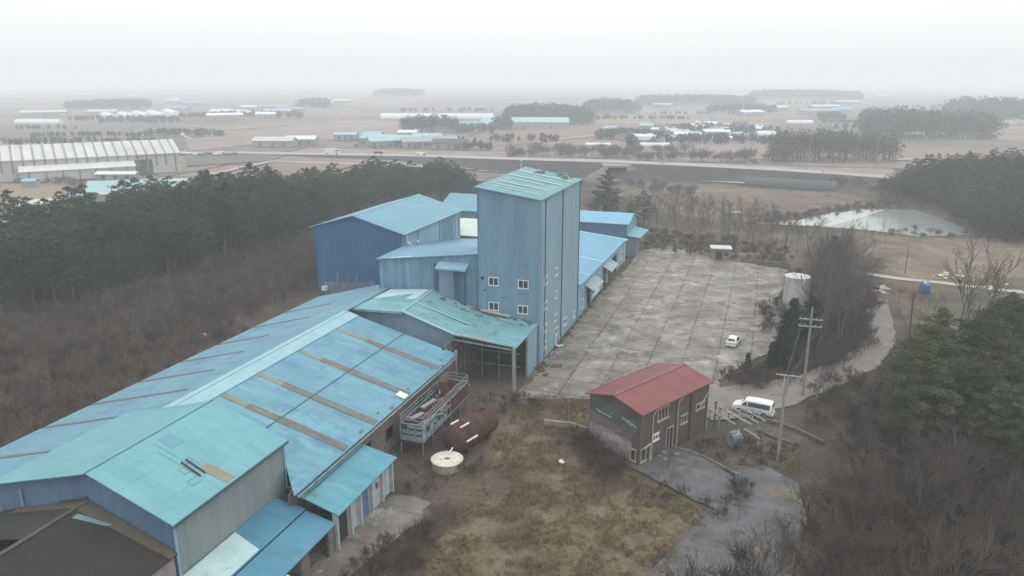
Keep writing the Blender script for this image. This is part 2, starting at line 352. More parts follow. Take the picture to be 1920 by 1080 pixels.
# near ground: one sheet, its soil and grass kinds painted per vertex (true surface colours)
NX, NY = 330, 300
xs = np.linspace(-160, 190, NX); ys = np.linspace(8, 330, NY)
X, Y = np.meshgrid(xs, ys); 
rng = np.random.default_rng(3)
def vnoise(X, Y, s, seed):
    r = np.random.default_rng(seed); T = r.random((64, 64)); x = X / s + 100; y = Y / s + 100
    xi = np.floor(x).astype(int); yi = np.floor(y).astype(int); fx = x - xi; fy = y - yi; fx = fx * fx * (3 - 2 * fx); fy = fy * fy * (3 - 2 * fy)
    q = lambda i, j: T[(xi + i) % 64, (yi + j) % 64]
    return (q(0, 0) * (1 - fx) + q(1, 0) * fx) * (1 - fy) + (q(0, 1) * (1 - fx) + q(1, 1) * fx) * fy
def fb(X, Y, s, seed): return (vnoise(X, Y, s, seed) + .5 * vnoise(X, Y, s / 2, seed + 1) + .25 * vnoise(X, Y, s / 4, seed + 2)) / 1.75
DX = (fb(X, Y, 5, 11) - .5) * 5; DY = (fb(X, Y, 5, 21) - .5) * 5
SOIL = np.array((.115, .095, .075)); GR = np.array((.155, .125, .078)); DARK = np.array((.06, .045, .036)); MID = np.array((.15, .118, .085)); GRN = np.array((.13, .12, .08)); PALE = np.array((.20, .165, .12)); FIELD = np.array((.20, .145, .11))
C3 = np.ones(X.shape + (3,)) * SOIL
def paint(poly, col, k=1.0):
    P = [(p.x, p.y) for p in PG(poly)]; M = inpoly_np(X + DX, Y + DY, P); C3[M] = C3[M] * (1 - k) + col * k
paint([(-400, 430), (0, 400), (400, 345), (900, 330), (1100, 335), (1900, 335), (2400, 350), (2600, 300), (1500, 300), (0, 300), (-900, 320)], FIELD)
paint([(-900, 1300), (-900, 420), (0, 400), (250, 352), (440, 332), (700, 300), (900, 325), (900, 560), (620, 570), (0, 1080)], np.array((.10, .072, .055)))
paint([(1150, 338), (1390, 348), (1560, 362), (1640, 380), (1500, 396), (1400, 414), (1280, 405), (1180, 370)], np.array((.19, .15, .115)))
paint([(1150, 362), (1400, 352), (1405, 356), (1160, 368)], np.array((.24, .19, .14)), .6)
paint([(1190, 420), (1500, 440), (1640, 430), (1920, 440), (2100, 560), (1500, 600), (1480, 500), (1200, 470)], MID)
paint([(1640, 440), (1920, 450), (2100, 560), (1700, 520), (1600, 470)], PALE)
paint([(1500, 470), (1660, 480), (1640, 700), (1500, 730), (1440, 700), (1470, 600)], DARK, .8)
paint([(1540, 1200), (1480, 900), (1520, 760), (1700, 620), (2100, 560), (2600, 1200)], np.array((.075, .06, .045)), .85)
paint([(1740, 520), (1920, 520), (2100, 640), (1760, 640)], GRN)
paint([(770, 1100), (880, 900), (960, 770), (1010, 735), (1105, 735), (1110, 850), (1190, 885), (1345, 965), (1300, 1020), (1230, 1300), (700, 1300)], GR)
paint([(600, 1300), (640, 1080), (770, 990), (860, 930), (840, 1000), (800, 1100)], DARK, .6)
paint([(880, 735), (990, 735), (1110, 760), (1105, 800), (960, 820), (900, 800)], MID, .5)
paint([(1220, 465), (1480, 440), (1500, 500), (1230, 480)], MID)
n1 = fb(X, Y, 3.1, 31)[..., None]; n2 = fb(X, Y, 9, 41)[..., None]; n3 = fb(X, Y, 1.3, 51)[..., None]
C3 *= .8 * (.62 + .76 * n1) * (.8 + .4 * n3)
C3 = C3 * (1 - .45 * np.clip((n2 - .55) * 6, 0, 1)) + DARK * .45 * np.clip((n2 - .55) * 6, 0, 1)
Z = (fb(X, Y, 4, 61) - .5) * .35 + (fb(X, Y, 1.2, 71) - .5) * .16 - .16
Z += np.vectorize(hill_z)(X, Y)
EDG = np.minimum.reduce([X + 160, 190 - X, 330 - Y]); Z = np.where(EDG < 6, Z - (6 - EDG) * .12, Z)
me = bpy.data.meshes.new('ground')
V = np.stack([X, Y, Z], -1).reshape(-1, 3); idx = np.arange(NX * NY).reshape(NY, NX)
F = np.stack([idx[:-1, :-1], idx[:-1, 1:], idx[1:, 1:], idx[1:, :-1]], -1).reshape(-1, 4)
def fast_mesh(name, V, F, mats, k=None, mi=None):
    me = bpy.data.meshes.new(name); V = np.asarray(V, np.float32); F = np.asarray(F, np.int32); nf, n = F.shape
    me.vertices.add(len(V)); me.vertices.foreach_set('co', V.ravel()); me.loops.add(nf * n); me.loops.foreach_set('vertex_index', F.ravel())
    me.polygons.add(nf); me.polygons.foreach_set('loop_start', np.arange(0, nf * n, n, dtype=np.int32)); me.polygons.foreach_set('loop_total', np.full(nf, n, np.int32))
    for m in (mats if isinstance(mats, (list, tuple)) else [mats]): me.materials.append(m)
    if mi is not None: me.polygons.foreach_set('material_index', np.asarray(mi, np.int32))
    me.update(calc_edges=True); return me
gm = bpy.data.materials.new('ground_soil'); gm.use_nodes = True; n = gm.node_tree; b = n.nodes['Principled BSDF']; b.inputs['Roughness'].default_value = 1; b.inputs['Specular IOR Level'].default_value = .05
at = n.nodes.new('ShaderNodeAttribute'); at.attribute_name = 'soil'
tc = n.nodes.new('ShaderNodeTexCoord'); nz = n.nodes.new('ShaderNodeTexNoise'); nz.inputs['Scale'].default_value = 2.2; nz.inputs['Detail'].default_value = 8; nz.inputs['Roughness'].default_value = .75; n.links.new(tc.outputs['Object'], nz.inputs['Vector'])
r = n.nodes.new('ShaderNodeMapRange'); n.links.new(nz.outputs['Fac'], r.inputs[0]); r.inputs[1].default_value = .3; r.inputs[2].default_value = .7; r.inputs[3].default_value = .45; r.inputs[4].default_value = 1.55
sc = n.nodes.new('ShaderNodeVectorMath'); sc.operation = 'SCALE'; n.links.new(at.outputs['Color'], sc.inputs[0]); n.links.new(r.outputs[0], sc.inputs['Scale']); n.links.new(sc.outputs[0], b.inputs['Base Color'])
bp = n.nodes.new('ShaderNodeBump'); bp.inputs['Distance'].default_value = .15; n.links.new(nz.outputs['Fac'], bp.inputs['Height']); n.links.new(bp.outputs[0], b.inputs['Normal'])
me = fast_mesh('ground', V, F, gm); ca = me.color_attributes.new('soil', 'FLOAT_COLOR', 'POINT')
ca.data.foreach_set('color', np.concatenate([C3.reshape(-1, 3), np.ones((NX * NY, 1))], 1).astype(np.float32).ravel()); me.shade_smooth()
tag(link('ground', me), kind='structure')

def ragged(pts, amp=.35, step=1.2, seed=0):
    """resample a polygon with an uneven edge"""
    rr = random.Random(seed); o = []
    for i in range(len(pts)):
        p, q = pts[i], pts[(i + 1) % len(pts)]; n = max(1, int((q - p).length / step))
        for k in range(n):
            c = p.lerp(q, k / n); o.append(Vector((c.x + rr.uniform(-amp, amp), c.y + rr.uniform(-amp, amp), c.z)))
    return o
def sheet(name, pts, z, m, amp=.35, step=1.2, kind='structure', thick=.1, seed=1):
    o = ragged(pts, amp, step, seed); from mathutils.geometry import tessellate_polygon
    vs = [(p.x, p.y, z) for p in o]; n = len(vs); tr = tessellate_polygon([[Vector(v) for v in vs]])
    mb = MB(); fs = [tuple(t) for t in tr]; vs2 = vs + [(v[0], v[1], z - thick) for v in vs]
    mb.add(vs2, fs + [(i, i + n, (i + 1) % n + n, (i + 1) % n) for i in range(n)])
    me = mb.mesh(name, m)
    import bmesh
    bm = bmesh.new(); bm.from_mesh(me); bmesh.ops.recalc_face_normals(bm, faces=bm.faces); bm.to_mesh(me); bm.free()
    return tag(link(name, me), kind=kind)
def ribbon(name, line, w, z, m, amp=.3, kind='structure', thick=.1, seed=2):
    L = []; Rr = []
    for i, p in enumerate(line):
        d = (line[min(i + 1, len(line) - 1)] - line[max(i - 1, 0)]); d.z = 0; d.normalize(); nn = Vector((-d.y, d.x, 0)); ww = w[i] if isinstance(w, (list, tuple)) else w
        L.append(p + nn * ww / 2); Rr.append(p - nn * ww / 2)
    return sheet(name, L + Rr[::-1], z, m, amp, 3.0, kind, thick, seed)

# concrete yard with weedy slab joints: joints follow the site grid
def slab_mat(name, base, base2, joint, W_=5.2, H_=6.0, jw=.035, stain=(.10, .09, .075), pale=(.36, .35, .34)):
    m = bpy.data.materials.new(name); m.use_nodes = True; n = m.node_tree; N = n.nodes; Lk = n.links.new; b = N['Principled BSDF']; b.inputs['Roughness'].default_value = .8; b.inputs['Specular IOR Level'].default_value = .3
    tc = N.new('ShaderNodeTexCoord'); mp = N.new('ShaderNodeMapping'); mp.inputs['Rotation'].default_value = (0, 0, -TH); Lk(tc.outputs['Object'], mp.inputs[0])
    nz0 = N.new('ShaderNodeTexNoise'); nz0.inputs['Scale'].default_value = .9; nz0.inputs['Detail'].default_value = 6; nz0.inputs['Roughness'].default_value = .7; Lk(tc.outputs['Object'], nz0.inputs['Vector'])
    ad = N.new('ShaderNodeMixRGB'); ad.blend_type = 'ADD'; ad.inputs[0].default_value = .9; Lk(mp.outputs[0], ad.inputs[1]); Lk(nz0.outputs['Color'], ad.inputs[2])
    br = N.new('ShaderNodeTexBrick'); br.offset = .0; br.inputs['Scale'].default_value = 1; br.inputs['Brick Width'].default_value = H_; br.inputs['Row Height'].default_value = W_; br.inputs['Mortar Size'].default_value = jw * 3.2; br.inputs['Mortar Smooth'].default_value = .5
    br.inputs['Color1'].default_value = lin(base); br.inputs['Color2'].default_value = lin(base2); br.inputs['Mortar'].default_value = lin(joint); Lk(ad.outputs[0], br.inputs['Vector'])
    def nz(s, d=6, ro=.65):
        x = N.new('ShaderNodeTexNoise'); x.inputs['Scale'].default_value = s; x.inputs['Detail'].default_value = d; x.inputs['Roughness'].default_value = ro; Lk(tc.outputs['Object'], x.inputs['Vector']); return x.outputs['Fac']
    def rg(v, a, c, d, e):
        x = N.new('ShaderNodeMapRange'); Lk(v, x.inputs[0])
        for i, q in enumerate((a, c, d, e)): x.inputs[i + 1].default_value = q
        return x.outputs[0]
    def mix(f, A, B):
        x = N.new('ShaderNodeMixRGB'); Lk(f, x.inputs[0])
        for i, q in ((1, A), (2, B)):
            if isinstance(q, tuple): x.inputs[i].default_value = lin(q)
            else: Lk(q, x.inputs[i])
        return x.outputs[0]
    c = mix(rg(nz(.24, 9, .75), .46, .60, 0, .95), br.outputs['Color'], stain)
    c = mix(rg(nz(.17, 9, .78), .545, .62, 0, .8), c, pale)
    c = mix(rg(nz(1.9, 9, .8), .60, .70, 0, .8), c, joint)
    c = mix(rg(nz(.09, 6, .7), .53, .64, 0, .6), c, (.17, .135, .08))
    sc = N.new('ShaderNodeVectorMath'); sc.operation = 'SCALE'; Lk(c, sc.inputs[0]); Lk(rg(nz(5, 6, .8), .3, .7, .72, 1.28), sc.inputs['Scale']); Lk(sc.outputs[0], b.inputs['Base Color'])
    Lk(rg(nz(.2), .42, .56, .32, .95), b.inputs['Roughness'])
    return m
yard_m = slab_mat('yard_slabs', (.225, .195, .162), (.17, .15, .125), (.042, .036, .026), 5.0, 5.2, .045)
lot_m = slab_mat('lot_slabs', (.10, .10, .102), (.082, .083, .087), (.04, .038, .032), 8, 9, stain=(.06, .059, .058), pale=(.14, .14, .142))
YARD = PG([(955, 748), (992, 716), (1082, 604), (1120, 556), (1178, 500), (1200, 470), (1262, 462), (1340, 485), (1475, 505), (1462, 600), (1440, 665), (1350, 702), (1345, 733), (1320, 748), (1105, 748)])
sheet('concrete_yard', YARD, .02, yard_m, .5)
sheet('concrete_lot', PG([(1168, 868), (1240, 835), (1300, 843), (1392, 905), (1345, 958), (1262, 918)]), .06, lot_m, .15)
sheet('concrete_apron', PG([(640, 1000), (735, 925), (805, 940), (792, 975), (650, 1080), (520, 1130), (480, 1080)]), .03, slab_mat('apron_slabs', (.17, .15, .125), (.14, .125, .105), (.05, .045, .035), 6, 6), .35)
road_m = mat('road_dirt', (.21, .19, .17), (.155, .135, .12), .25, (.10, .085, .07), .58, .6, rough=.95, bump=.03, fine=.22, bs=2)
ribbon('dirt_road', PG([(1300, 760), (1370, 752), (1450, 738), (1540, 712), (1610, 680), (1650, 640), (1652, 600), (1640, 560)]), [9, 9.5, 7.5, 5.5, 5, 4.5, 4.2, 4], .035, road_m, .35)
ribbon('paved_road', PG([(1300, 1160), (1385, 1030), (1440, 950), (1440, 905), (1400, 880)]), [11, 10, 8, 6.5, 4], .045, lot_m, .4)
water = mat('pond_water', (.24, .26, .235), (.19, .22, .195), .02, rough=.16, spec=.5, fine=0)
sheet('pond', PG([(1500, 414), (1560, 398), (1640, 391), (1720, 394), (1790, 418), (1820, 440), (1720, 444), (1620, 430), (1520, 424)]), .04, water, .8, 4)
ice = mat('pond_ice', (.46, .47, .46), (.34, .36, .35), .12, rough=.5)
sheet('pond_ice', PG([(1420, 419), (1500, 412), (1560, 400), (1640, 392), (1660, 394), (1600, 412), (1560, 424), (1500, 423)]), .09, ice, .8, 4)

# fields, lanes and the raised highway
fld = [mat('field_%s' % k, c, tuple(q * .86 for q in c), .03, tuple(q * .7 for q in c), .62, .02, rough=1, fine=.1, bs=.3, spec=.05, stretch=(1, .25, 1)) for k, c in
       (('rust', (.22, .155, .128)), ('tan', (.235, .19, .145)), ('pink', (.25, .20, .175)), ('olive', (.14, .14, .095)), ('gray', (.15, .135, .12)))]
def field(pts, k, z=.0, seed=3): sheet('field', PG(pts), z, fld[k], .8, 12, thick=.3, seed=seed)
field([(395, 338), (520, 306), (690, 306), (600, 325), (500, 345)], 0, .3)
field([(345, 262), (560, 235), (760, 232), (740, 258), (500, 268), (355, 283)], 2)
field([(1200, 262), (1460, 262), (1470, 300), (1220, 290)], 2); field([(900, 250), (1100, 232), (1420, 232), (1400, 250), (1180, 250), (1000, 268), (900, 276)], 0)
field([(1680, 285), (1780, 275), (1920, 283), (1920, 300), (1700, 303)], 0); field([(0, 240), (330, 225), (335, 245), (0, 262)], 4)
field([(0, 345), (200, 352), (140, 365), (0, 400)], 1, .3); 
field([(1100, 296), (1180, 278), (1200, 280), (1180, 298)], 3); field([(350, 292), (540, 290), (500, 302), (350, 312)], 4, .2)
lane_m = mat('lane_pale', (.38, .35, .31), (.30, .27, .24), .05, rough=1)
def lane(pts, w, z=.4, seed=5, name='farm_lane'): ribbon(name, PG(pts), w, z, lane_m, .25, seed=seed)
lane([(200, 370), (340, 340), (430, 320), (510, 303), (560, 305), (700, 309), (900, 318)], 4)
lane([(0, 278), (150, 262), (335, 250), (500, 238), (640, 225)], 4); lane([(345, 250), (340, 254), (360, 262), (560, 258), (720, 262)], 4)
lane([(900, 320), (1140, 331), (1250, 336), (1398, 344)], 5); lane([(0, 408), (60, 395), (110, 378)], 7)
lane([(1000, 268), (1150, 250), (1400, 243)], 4); lane([(1200, 210), (1300, 217), (1400, 222)], 6); lane([(1680, 300), (1780, 296), (1920, 300)], 6)
lane([(1600, 510), (1680, 522), (1760, 530), (1920, 548)], 2.4, .06); lane([(1630, 566), (1625, 545), (1650, 535), (1700, 570), (1740, 640), (1760, 690)], 1.6, .06)
# highway bank
hwp = [(330, 287, .2), (440, 286, .2), (560, 288, .4), (760, 291, 1.6), (950, 297, 5), (1130, 302, 5.5), (1300, 309, 5.5), (1450, 317, 4.5), (1560, 324, 3), (1680, 333, 1.6), (1800, 342, .8), (1960, 356, .6), (2150, 375, .5)]
hw = [g(x, y, z) for x, y, z in hwp]
bank_m = mat('bank_grass', (.07, .062, .055), (.045, .04, .037), .12, rough=1, fine=.2, bs=.4)
asph = mat('highway_asphalt', (.33, .31, .30), (.28, .27, .26), .05, rough=.9)
def bank(name, line, halfs, drop, m, dz=0, kind='structure'):
    mb = MB(); rows = []
    for i, p in enumerate(line):
        d = (line[min(i + 1, len(line) - 1)] - line[max(i - 1, 0)]); d.z = 0; d.normalize(); nn = Vector((-d.y, d.x, 0))
        z = p.z + dz; rows.append([(p + nn * q[0]).to_tuple()[:2] + (z if q[1] else (z - .3 if drop == 0 else -.6),) for q in halfs(z)])
    k = len(rows[0])
    for r in rows: mb.v += r
    for i in range(len(rows) - 1):
        for j in range(k - 1): mb.f.append((i * k + j, i * k + j + 1, (i + 1) * k + j + 1, (i + 1) * k + j)); mb.m.append(0)
    return struct(name, mb, m, kind)
bank('highway_bank', hw, lambda z: [(-7 - 1.7 * (z + .6), 0), (-7, 1), (7, 1), (7 + 1.7 * (z + .6), 0)], 1, bank_m)
bank('highway', hw, lambda z: [(-6, 1), (6, 1)], 0, asph, .08)
edge_m = mat('road_line', (.55, .55, .53), rough=.9)
bank('highway_marking', hw, lambda z: [(-.12, 1), (.12, 1)], 0, edge_m, .13)
# ================================================================ BUILDINGS
# ---- main long shed
s = Site('factory_shed', 'longest low building with blue gabled roof crossed by rusty skylight strips', 'building', 70, -55)
A0, A1, AR = 41, 108, 89.5
RZ, EZ = 10.0, 5.5
def rz(b): return RZ - (RZ - EZ) * (b + 55.4) / 17.3 if b > -55.4 else RZ - (RZ - EZ) * (-55.4 - b) / 16.8
s.roof('roof', [[(54.2, -55.4, RZ), (AR, -55.4, RZ), (AR, -38.1, EZ), (50.9, -38.1, EZ), (54.2, -41.2, rz(-41.2))], [(A0, -55.4, RZ), (54.2, -55.4, RZ), (54.2, -42, rz(-42)), (A0, -42, rz(-42))], [(A0, -72.2, EZ), (A1, -72.2, EZ), (A1, -55.4, RZ), (A0, -55.4, RZ)]], roof_blue)
rf = [c for c in s.e.children if c.name == 'roof'][0]
mb = MB()
for (a, w_) in ((45.9, .0), (53.0, 1.1), (60.4, 1.25), (66.6, 1.15), (74.7, 1.2), (83.6, 1.0)):
    if a < 54: continue
    for (b0, b1, ww, mm) in ((-53.2, -49.6 + math.sin(a) * .8, .75, strip_tan), (-49.5 + math.sin(a) * .8, -46.35, 1.0, strip_rust), (-46.1, -42.4 + math.cos(a), 1.2, strip_gray if a > 60 else strip_rust), (-42.3 + math.cos(a), -38.3, 1.15, strip_gray)):
        m3 = MB(); m3.slab(s.pts([(a - ww / 2, b0, rz(b0) + .05), (a + ww / 2, b0, rz(b0) + .05), (a + ww / 2, b1, rz(b1) + .05), (a - ww / 2, b1, rz(b1) + .05)]), .04); part('skylight_strip', m3, mm, rf)
mb = MB()
for (a, f) in ((46.2, .9), (54.0, .85), (60.4, .97), (67.5, .8), (74.7, .7), (82.0, .6), (90.0, .7), (98.0, .6)):
    b1 = -71.9 + f * 14.5
    mb.slab(s.pts([(a - .35, -72.0, rz(-72) + .05), (a + .35, -72.0, rz(-72) + .05), (a + .2, b1, rz(b1) + .05), (a - .2, b1, rz(b1) + .05)]), .04)
part('skylight_strip', mb, strip_dark, rf)
mb = MB(); mb.slab(s.pts([(44, -54.9, rz(-54.9) + .16), (AR, -54.9, rz(-54.9) + .16), (AR, -53.3, rz(-53.3) + .10), (44, -53.3, rz(-53.3) + .10)]), .06)
mb.slab(s.pts([(44, -55.8, rz(-55.8) + .13), (AR, -55.8, rz(-55.8) + .13), (AR, -54.95, rz(-54.95) + .19), (44, -54.95, rz(-54.95) + .19)]), .06)
part('ridge_cap', mb, cap_light, rf)
mb = MB(); mb.slab(s.pts([(55, -46.3, rz(-46.3) + .03), (AR, -46.3, rz(-46.3) + .03), (AR, -46.15, rz(-46.15) + .03), (55, -46.15, rz(-46.15) + .03)]), .03)
part('roof_seam', mb, trim_dark, rf)
mb = MB()
random.seed(4)
for k in range(9):                          # curled sheets and torn ends along the eave
    a = random.uniform(62, 89); b = random.uniform(-39.3, -38.1)
    mb.slab(s.pts([(a, b, rz(b) + .08), (a + random.uniform(.2, .9), b, rz(b) + .1), (a + random.uniform(.2, .7), b + .3, rz(b) - .05), (a, b + .25, rz(b) + .04)]), .03)
part('loose_sheet', mb, mat('sheet_gray', (.17, .18, .17), (.11, .10, .085), 1.5, (.3, .33, .33), .6, 2, rough=.8), rf)
mb = MB(); mb.slab(s.pts([(73.4, -39.4, rz(-39.4) + .12), (74.6, -39.4, rz(-39.4) + .12), (74.5, -38.2, rz(-38.2) + .1), (73.3, -38.2, rz(-38.2) + .1)]), .04); part('patch', mb, trim_white, rf)
mb = MB(); ops = [(78.5, 80.6, 0, 3.2), (64.2, 66.6, 0, 3.4), (70, 72, 1.2, 3), (83, 85, 1.0, 3)]
s.wall(mb, 'b', -39.0, 51.5, 88.8, 5.1, ops=ops, t=-.25)
part('wall', mb, wall_block, s.e)
mb = MB(); s.wall(mb, 'b', -71.6, 41.5, 107.6, 5.3); s.wall(mb, 'a', 107.6, -71.6, -55.4, lambda b: rz(b) - .2, t=-.2); s.wall(mb, 'a', 41.5, -71.4, -55.4, lambda b: rz(b) - .2); s.wall(mb, 'a', 41.5, -55.4, -42.2, lambda b: rz(b) - .2)
s.wall(mb, 'a', 88.6, -55.4, -39, lambda b: rz(b) - .25, t=-.2)
part('wall', mb, wall_mid, s.e)
mb = MB(); mb.tube(s.p(51.2, -37.9, 5.25), s.p(88, -37.9, 5.3), .10); mb.tube(s.p(88.4, -37.9, 5.2), s.p(88.4, -37.9, 2.4), .12); mb.tube(s.p(88.4, -37.9, 6.4), s.p(88.4, -37.9, 5.1), .22)
part('gutter', mb, steel_gray, s.e)

# ---- front annex (tall gable in the near left)
s = Site('annex_building', 'nearest tall shed with pale teal roof and plain grey side wall', 'building', 47, -49)
def az(b): return 12.0 - 3.0 * (b + 48.9) / 8.1 if b > -48.9 else 12.0 - 2.65 * (-48.9 - b) / 9.7
s.roof('roof', [[(39.4, -48.9, 12), (54.3, -48.9, 12), (54.3, -40.8, az(-40.8)), (39.4, -40.8, az(-40.8))], [(39.4, -60.6, az(-60.6)), (54.3, -60.6, az(-60.6)), (54.3, -48.9, 12), (39.4, -48.9, 12)]], roof_teal, .1)
rf = [c for c in s.e.children if c.name.startswith('roof')][0]
mb = MB(); mb.slab(s.pts([(39.35, -49.15, az(-49.15) + .06), (54.4, -49.15, az(-49.15) + .06), (54.4, -48.95, 12.09), (39.35, -48.95, 12.09)]), .05); part('ridge_cap', mb, trim_blue, rf)
mb = MB()
def az2(a, b, o=.03): return (a, b, az(b) + o)
mb.slab(s.pts([az2(46.2, -48.2), az2(47.6, -48.2), az2(47.6, -46.7), az2(46.2, -46.7)]), .02); part('patch', mb, mat('patch_blue', (.12, .26, .31), (.11, .24, .29), .5, rough=.6), rf)
mb = MB(); mb.slab(s.pts([az2(45.6, -43.6), az2(46.8, -43.6), az2(47, -41.0), az2(45.9, -41.0)]), .02); part('skylight_strip', mb, mat('strip_tan', (.19, .22, .19), (.21, .18, .13), 1, rough=.8), rf)
mb = MB()
random.seed(9)
for (a0, b0, a1, b1) in ((45.6, -48, 45.6, -44.6), (45.0, -47.2, 45.0, -43.4), (44.4, -44.6, 46, -44.6), (44.2, -43.9, 45.6, -43.9), (43.8, -43.2, 45.1, -43.2), (44.4, -44.6, 44.4, -43.9), (45.1, -43.9, 45.1, -43.2), (43.8, -43.2, 43.8, -42.6), (43.8, -42.6, 44.8, -42.6), (46.2, -45.2, 46.2, -43.6)):
    mb.slab(s.pts([az2(a0, b0, .02), az2(a1 + .05, b0, .02), az2(a1 + .05, b1 + .05, .02), az2(a0, b1 + .05, .02)]), .02)
part('sheet_edge', mb, mat('seam_gray', (.12, .2, .22), rough=.8), rf)
for k in (0, 1):
    o = 0.55 * k; mb = MB(); mb.hexa(s.pts([az2(45.22 + o, -45.0, .03), az2(45.34 + o, -45.0, .03), az2(45.12 + o, -42.9, .03), az2(45.0 + o, -42.9, .03), az2(45.22 + o, -45.0, .14), az2(45.34 + o, -45.0, .14), az2(45.12 + o, -42.9, .14), az2(45.0 + o, -42.9, .14)]))
    t = link('loose_beam', mb.mesh('loose_beam', bark_dark)); t.matrix_world = Matrix.Translation(Vector(xy(47, -49) + (0,))) @ Matrix.Rotation(TH, 4, 'Z')
    tag(t, ('nearer' if k == 0 else 'farther') + ' of two dark beams lying on the pale teal roof', 'beam', 'dark beams on the annex roof')
mb = MB(); s.wall(mb, 'b', -41.2, 39.9, 53.9, 8.85, t=-.2); part('wall', mb, wall_gray, s.e, label='plain grey side wall')
mb = MB(); s.wall(mb, 'a', 39.9, -60, -41.3, lambda b: az(b) - .15, t=.2); s.wall(mb, 'a', 53.9, -60, -41.3, lambda b: az(b) - .15, t=-.2)
part('wall', mb, mat('wall_front', (.09, .16, .26), (.11, .18, .27), .3, rough=.7, corr='xy', per=.3, streak=.15), s.e, label='blue end wall')
mb = MB()
mb.tube(s.p(39.8, -41.1, 8.9), s.p(39.8, -41.1, 3), .12); mb.tube(s.p(53.9, -41.05, 8.9), s.p(53.9, -41.05, 4.1), .09); mb.tube(s.p(53.9, -41.05, 4.15), s.p(54.3, -40.4, 4.1), .09); mb.tube(s.p(39.7, -57, 8.9), s.p(39.7, -57, 7.3), .1)
part('downpipe', mb, trim_blue, s.e)
mb = MB(); mb.slab(s.pts([(39.3, -40.95, 8.98), (54.3, -40.95, 8.98), (54.3, -40.7, 8.95), (39.3, -40.7, 8.95)]), .18); part('fascia', mb, trim_dark, s.e)

# ---- dark rusted gable shed at the lower left
s = Site('rusted_shed', 'charred dark shed with sooty gabled roof and a broken corner', 'building', 30, -50)
def jz(b): return 9.3 - 3.0 * (b + 49.5) / 8.5 if b > -49.5 else 9.3 - 2.3 * (-49.5 - b) / 8.0
s.roof('roof', [[(22, -49.5, 9.3), (39.7, -49.5, 9.3), (39.7, -41, jz(-41)), (22, -41, jz(-41))], [(36.3, -58, jz(-58)), (39.7, -59.5, jz(-59.5)), (39.7, -49.5, 9.3), (34.2, -49.5, 9.3), (34.6, -53.5, jz(-53.5))]], rust_roof, .1)
rf = [c for c in s.e.children if c.name.startswith('roof')][0]
mb = MB(); mb.slab(s.pts([(38.4, -49.5, 9.35), (39.75, -49.5, 9.35), (39.75, -41, jz(-41) + .05), (38.9, -41, jz(-41) + .05)]), .04); mb.slab(s.pts([(38.8, -57.5, jz(-57.5) + .05), (39.75, -57.5, jz(-57.5) + .05), (39.75, -49.5, 9.35), (38.6, -49.5, 9.35)]), .04)
part('rust_band', mb, rust_edge, rf)
mb = MB(); mb.slab(s.pts([(37.6, -48.9, jz(-48.9) + .06), (38.2, -48.9, jz(-48.9) + .06), (38.9, -46.3, jz(-46.3) + .06), (38.5, -46.6, jz(-46.6) + .06)]), .03); part('patch', mb, mat('patch_teal', (.14, .24, .24), rough=.8), rf)
mb = MB(); mb.tube(s.p(39.75, -52.9, jz(-52.9) + .2), s.p(39.75, -49.6, 9.55), .09); mb.slab(s.pts([(22, -49.7, 9.36), (39.7, -49.7, 9.36), (39.7, -49.3, 9.36), (22, -49.3, 9.36)]), .05); part('ridge_cap', mb, rust_edge, rf)
mb = MB(); s.wall(mb, 'b', -41.3, 22, 39.6, lambda a: 6.1, t=-.2); part('wall', mb, mat('wall_pink', (.28, .24, .23), (.18, .15, .14), .5, (.1, .09, .08), .6, 1, rough=.95, streak=.3), s.e)
mb = MB(); s.wall(mb, 'b', -58.6, 22, 39.6, 6.2); part('wall', mb, wall_block, s.e)
mb = MB(); random.seed(5)
for k in range(34):                          # broken rafters and burnt sheets in the hole
    a, b = random.uniform(29, 36), random.uniform(-59, -50.5); z = random.uniform(2.5, 6.5); p = Vector(s.p(a, b, z)); mb.bar(p, p + Vector((random.uniform(-2, 2), random.uniform(-2, 2), random.uniform(-.8, 1))), .12)
part('rafter', mb, bark_dark, s.e)
mb = MB()
for k in range(22):
    a, b = random.uniform(29, 35.5), random.uniform(-59, -51); z = random.uniform(3, 6.6); mb.slab(s.pts([(a, b, z), (a + random.uniform(.6, 2), b + .2, z + random.uniform(-.6, .6)), (a + random.uniform(.5, 2), b + random.uniform(.6, 1.6), z + .2), (a + .1, b + random.uniform(.6, 1.4), z - .2)]), .04)
part('collapsed_sheet', mb, rust_roof, s.e)

# ---- lean-to sheds on the yard side
s = Site('lean_to_shed', 'teal lean-to roof with white and blue doors beside the long shed', 'shed', 58, -37)
def kz(b): return 5.05 - 1.15 * (b + 39.3) / 5.3
s.roof('roof', [[(52.1, -39.5, kz(-39.5)), (63.1, -39.5, kz(-39.5)), (63.1, -34.0, kz(-34)), (51.6, -34.0, kz(-34))]], roof_green, .1)
rf = [c for c in s.e.children if c.name.startswith('roof')][0]
mb = MB(); mb.slab(s.pts([(52, -37.9, kz(-37.9) + .03), (63, -37.9, kz(-37.9) + .03), (63, -37.8, kz(-37.8) + .03), (52, -37.8, kz(-37.8) + .03)]), .03); part('roof_seam', mb, trim_dark, rf)
mb = MB(); ops = [(52.6, 54.2, 0, 3.2), (54.7, 56.0, 0, 3.2), (56.5, 58.1, 0, 3.3), (59.6, 60.2, 1.8, 2.6)]
s.wall(mb, 'b', -34.7, 51.9, 62.7, 3.85, ops=ops, t=-.2); s.wall(mb, 'a', 62.7, -39, -34.7, lambda b: kz(b) - .15, t=-.2)
part('wall', mb, mat('wall_pale', (.40, .46, .46), (.30, .35, .36), .5, (.12, .14, .14), .58, .9, rough=.8, streak=.35), s.e)
